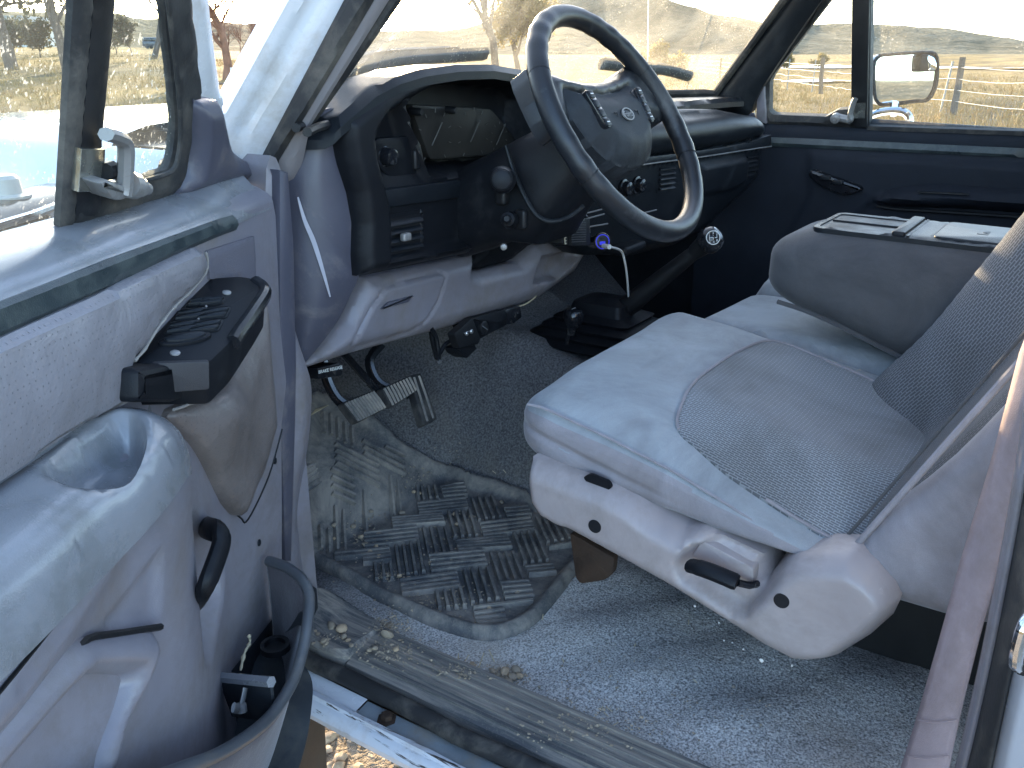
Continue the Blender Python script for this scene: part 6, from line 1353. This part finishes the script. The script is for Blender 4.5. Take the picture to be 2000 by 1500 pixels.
def tuft(p, h, n):
    for _ in range(n):
        b = len(GV); a = rng.random()*6.3; w = .006+.012*rng.random(); lean = rng.normal(size=2)*h*.35; d = np.array([math.cos(a)*w, math.sin(a)*w]); o_ = rng.normal(size=2)*h*.25; hh = h*(.5+.7*rng.random())
        GV.extend([(p[0]+o_[0]-d[0], p[1]+o_[1]-d[1], p[2]), (p[0]+o_[0]+d[0], p[1]+o_[1]+d[1], p[2]), (p[0]+o_[0]+lean[0], p[1]+o_[1]+lean[1], p[2]+hh)]); GF.append((b, b+1, b+2))
for _ in range(9000):
    x = 1300+900*rng.random() if rng.random() < .62 else -100+720*rng.random(); d = 12+75*rng.random()**1.6; q = at(x, d); tuft((q[0], q[1], GZ+gh(q[0], q[1])-.02), .10+.22*rng.random(), 6)
obj('dry_grass', GV, GF, M['grass'], kind='stuff', smooth=False, label='dry golden grass tufts over the fields')
# snow strips
M['snow'] = pm('old_snow', (.80, .83, .88), .6, var=.05, bump=.3, bs=8, dist=.05)
for x0, x1, d, w in [(1505, 1672, 118, 7), (1825, 2150, 112, 5), (1530, 1668, 62, 2.2)]:
    V = []; F = []; n_ = 24
    for k in range(n_+1):
        x = x0+(x1-x0)*k/n_; ww = w*(.25+.75*math.sin(math.pi*(k+.3)/(n_+.6)))*(.8+.4*rng.random())
        for s_ in (-1, 1): q = at(x, d+ww*s_); V.append((q[0], q[1], GZ+gh(q[0], q[1])+.12))
    for k in range(n_): F.append((2*k, 2*k+1, 2*k+3, 2*k+2))
    obj('snow_patch', V, F, M['snow'], kind='structure', smooth=False)
# ------------------------------------------------------------------ wire fence
M['wood'] = pm('weathered_post_wood', (.16, .12, .085), .9, var=.3, vs=20, bump=.6, bs=60); M['wire'] = pm('pale_barbed_wire', (.55, .50, .42), .5, metal=.3, var=.2, bump=0); M['tpost'] = pm('grey_steel_post', (.30, .29, .27), .6, metal=.3, var=.2, bump=0)
fa, fb = PZ(1860, 224, GZ), PZ(1585, 182, GZ); fd = (fb-fa); fl_ = np.linalg.norm(fd); fd /= fl_
fence = empty('wire_fence', fa, 'barbed wire fence with wooden post and steel posts in the dry field', 'fence')
def gz(q): return GZ+gh(q[0], q[1])
for s_, steel, lean_ in [(0, 0, .02), (.9, 1, .10), (-4.5, 1, .02), (-9, 0, .03), (5, 1, -.03), (9.5, 1, .04), (14, 0, -.05), (fl_, 1, .02), (fl_+5, 1, 0), (fl_+10, 0, .05), (fl_+15, 1, 0), (fl_+21, 1, .04), (fl_+28, 0, 0), (fl_+36, 1, .0)]:
    q = fa+fd*s_; b = np.array([q[0], q[1], gz(q)-.1]); h_ = 1.52 if not steel else 1.42
    if steel: tube('steel_post', [b, b+np.array([_r[0]*lean_*h_, _r[1]*lean_*h_, h_])], .028, M['tpost'], fence, seg=5)
    else: tube('wooden_post', [b, b+np.array([_r[0]*lean_*h_, _r[1]*lean_*h_, h_*.5]), b+np.array([_r[0]*lean_*h_, _r[1]*lean_*h_, h_])], [.09, .085, .075], M['wood'], fence, seg=9)
for k in range(4):
    pts_ = []
    for s_ in np.linspace(-14, fl_+40, 90): q = fa+fd*s_; pts_.append(np.array([q[0], q[1], gz(q)+.35+.27*k-.03*abs(math.sin(s_*.7))+.012*rng.normal()]))
    tube('wire', pts_, .009, M['wire'], fence, seg=4)
# ------------------------------------------------------------------ trees
def barkm(n, c): return pm(n, c, .95, var=.3, vs=3, bump=.6, bs=14, dist=.02)
M['bark'] = barkm('grey_brown_bark', (.13, .095, .07)); M['barkred'] = barkm('sunlit_orange_bark', (.24, .13, .08))
def leafm(n, c, tr):
    m, t, b = nt(n); v = t.nodes.new('ShaderNodeNewGeometry').outputs['Position']; cc = mixc(t, ramp(t, noise(t, 1.3, 4, .6, v), .3, .7), tuple(x*.6 for x in c), tuple(x*1.4 for x in c))
    t.links.new(cc, b.inputs['Base Color']); b.inputs['Roughness'].default_value = .7; b.inputs['Transmission Weight'].default_value = 0
    tl_ = t.nodes.new('ShaderNodeBsdfTranslucent'); t.links.new(cc, tl_.inputs[0]); mx = t.nodes.new('ShaderNodeMixShader'); mx.inputs[0].default_value = tr
    t.links.new(b.outputs[0], mx.inputs[1]); t.links.new(tl_.outputs[0], mx.inputs[2]); t.links.new(mx.outputs[0], t.nodes['Material Output'].inputs[0]); return m
M['leafdark'] = leafm('dark_olive_leaves', (.075, .07, .03), .35); M['leafgold'] = leafm('dry_gold_leaves', (.22, .17, .055), .45)
def twig(pts_, r0, r1, seg):
    P = np.array(pts_); t = P[-1]-P[0]; t /= np.linalg.norm(t); a = np.array([t[1], -t[0], 0]) if abs(t[2]) < .95 else np.array([1., 0, 0]); a /= np.linalg.norm(a); b = np.array([t[1]*a[2]-t[2]*a[1], t[2]*a[0]-t[0]*a[2], t[0]*a[1]-t[1]*a[0]])
    th = np.arange(seg)*2*math.pi/seg; ring = np.cos(th)[:, None]*a+np.sin(th)[:, None]*b; R_ = np.linspace(r0, r1, len(P))
    V = (P[:, None]+R_[:, None, None]*ring[None]).reshape(-1, 3); F = [(i*seg+k, i*seg+(k+1) % seg, (i+1)*seg+(k+1) % seg, (i+1)*seg+k) for i in range(len(P)-1) for k in range(seg)]
    return list(V), F
def tree(name, label, base, H, R, leaves, lsize, bark, leaf, seed, trunk=.18, depth=4, group=None, spread=.55, splits=3, start=.28):
    r = np.random.default_rng(seed); e = empty(name, base, label, 'tree' if 'tree' in name else 'shrub', group); TV, TF = [], []; tips = []
    def br(p, d, L, rad_, lev):
        pts_ = [p]; q = p.copy(); dd = d.copy()
        for _ in range(4):
            dd = dd+r.normal(size=3)*.13+np.array([0, 0, .05]); dd /= np.linalg.norm(dd); q = q+dd*L/4; pts_.append(q.copy())
        V, F = twig(pts_, rad_, rad_*.55, 4 if lev else 8); b = len(TV); TV.extend(V); TF.extend([tuple(b+i for i in f) for f in F])
        if lev >= depth: tips.extend(pts_[1:]); return
        if lev >= depth-1: tips.extend(pts_[2:])
        for k in range(splits+int(r.integers(2))):
            t = start+(1-start)*r.random() if lev else .35+.65*(k+r.random())/(splits+1); i = min(3, int(t*4)); sp_ = pts_[i]+(pts_[i+1]-pts_[i])*(t*4-i)
            a = r.random()*6.3; side = np.array([math.cos(a), math.sin(a), .25*r.normal()+.2]); nd_ = dd*(1-spread)+side*spread*1.2; nd_ /= np.linalg.norm(nd_); br(sp_, nd_, L*(.55+.2*r.random()), rad_*.5, lev+1)
        br(pts_[-1], dd, L*.6, rad_*.5, lev+1)
    br(np.asarray(base, float), np.array([0, 0, 1.]), H*.42, trunk, 0)
    obj('trunk', TV, TF, bark, e, sharp=60)
    if leaves:
        LV, LF = [], []; T = np.array(tips)
        for _ in range(leaves):
            c = T[int(r.integers(len(T)))]+r.normal(size=3)*R*.07; a = r.normal(size=3); a /= np.linalg.norm(a); b_ = np.cross(a, r.normal(size=3)); b_ /= np.linalg.norm(b_); s = lsize*(.5+r.random()); k = len(LV)
            LV.extend([c-a*s, c+b_*s*.45, c+a*s, c-b_*s*.45]); LF.append((k, k+1, k+2, k+3))
        obj('crown', LV, LF, leaf, e, smooth=False)
    return e
def tp_(x, d): q = at(x, d); return np.array([q[0], q[1], gz(q)-.15])
tree('evergreen_tree', 'dense dark olive tree filling the driver door glass', tp_(20, 48), 9.5, 5, 9000, .16, M['bark'], M['leafdark'], 11, .30, 4, splits=4, start=.1)
tree('evergreen_tree', 'narrow dark tree with bare trunk beside the glass channel', tp_(128, 44), 9, 3, 1500, .14, M['bark'], M['leafdark'], 12, .22, 4, spread=.35)
tree('leafy_tree', 'thin branched tree seen through the vent glass', tp_(300, 70), 11, 4, 2600, .16, M['bark'], M['leafdark'], 13, .2, 4)
tree('bare_tree', 'bare orange lit tree beside the white windshield pillar', tp_(438, 42), 7.0, 3, 0, .1, M['barkred'], None, 14, .20, 5, spread=.42)
tree('gold_tree', 'tall yellow leafed tree behind the windshield glare', tp_(968, 46), 11, 3, 7000, .15, M['bark'], M['leafgold'], 15, .22, 4, spread=.32)
tree('gold_tree', 'bushy yellow tree behind the steering wheel rim', tp_(1015, 60), 7.5, 4, 6000, .16, M['bark'], M['leafgold'], 16, .2, 4)
for x, d, h_, sd_ in [(1288, 60, 3.0, 21), (1255, 70, 2.4, 22), (1330, 75, 2.2, 23), (1600, 110, 2.2, 24), (1540, 100, 2.0, 25)]:
    tree('yellow_shrub', 'dry yellow shrub standing in the field beyond the windshield' if x < 1400 else 'dry yellow shrub in the field beyond the passenger vent window', tp_(x, d), h_, 1.5, 1600, .12, M['barkred'], M['leafgold'], sd_, .05, 3, 'dry shrubs in the field' if x < 1400 else 'dry shrubs beyond the vent window', splits=4, start=.05)
for i, (x, d) in enumerate([(415, 90), (450, 84), (480, 95), (505, 88), (535, 92), (470, 100), (520, 104), (395, 96)]):
    tree('bare_shrub', 'bare reddish shrub in the thicket behind the windshield pillar', tp_(x, d), 6.0, 2, 0, .1, M['barkred'], None, 40+i, .05, 4, 'reddish thicket', spread=.4, splits=4, start=.05)
for i, (x, d) in enumerate([(-40, 75), (30, 80), (80, 72), (170, 85), (230, 90), (260, 80)]):
    tree('olive_shrub', 'dull olive shrub along the field edge behind the door glass', tp_(x, d), 3.6, 2, 1800, .15, M['bark'], M['leafdark'], 60+i, .05, 3, 'olive shrubs behind the door glass', splits=4, start=.05)
# far vehicle, house, gate
sv = tp_(311, 170)+np.array([0, 0, .15]); SUVE = empty('parked_suv', sv, 'small dark sport utility vehicle parked far across the field', 'car'); M['carblue'] = pm('dark_blue_car_paint', (.05, .06, .08), .3, var=.05, bump=0, coat=.5)
UF = Frame(sv, _r, (0, 0, 1)); UF.N = np.cross(UF.U, UF.V)
plate('body', UF, roundpoly([(-2.2, .35), (2.2, .35), (2.3, .9), (2.1, 1.05), (1.2, 1.12), (-2.2, 1.15)], .15), -.9, .9, .1, M['carblue'], SUVE); plate('cabin', UF, roundpoly([(-2.15, 1.1), (1.2, 1.1), (.6, 1.75), (-2.0, 1.75)], .15), -.8, .8, .1, M['carblue'], SUVE)
for x0, x1 in [(-1.9, -.9), (-.8, .0), (.1, .75)]: plate('window', UF, [(x0, 1.18), (x1+.1, 1.18), (x1-.1, 1.62), (x0, 1.62)], .7, .83, .01, M['gloss'], SUVE)
for x0 in (-1.4, 1.4):
    for n_ in (-.85, .85): lathe('wheel', UF.w(x0, .35, n_-.1), UF.N, [(0, .36), (.2, .36), (.2, .2), (.21, .0)], M['rubber'], SUVE, seg=14)
hs = tp_(12, 190); HE = empty('white_house', hs, 'low white house far behind the olive tree', 'house'); HF_ = Frame(hs, _r, (0, 0, 1))
plate('wall', HF_, [(-7, 0), (7, 0), (7, 3.2), (-7, 3.2)], -5, 4, 0, M['cream'], HE, smooth=False); plate('roof', HF_, [(-7.6, 3.1), (7.6, 3.1), (6.2, 5), (-6.2, 5)], -5.6, 4.6, 0, M['tpost'], HE, smooth=False)
for x0 in (-4.5, -1, 3): plate('window', HF_, [(x0, 1.1), (x0+1.4, 1.1), (x0+1.4, 2.3), (x0, 2.3)], 3.9, 4.06, 0, M['gloss'], HE, smooth=False)
gp = tp_(452, 30); GE = empty('white_gate_post', gp, 'short white gate post with low rail beside the windshield pillar', 'post')
tube('post', [gp, gp+np.array([0, 0, 1.0])], .07, M['cream'], GE, seg=8); tube('rail', [gp+np.array([0, 0, .55]), gp+np.array([-_r[0]*1.6, -_r[1]*1.6, .5])], .03, M['wood'], GE, seg=6)
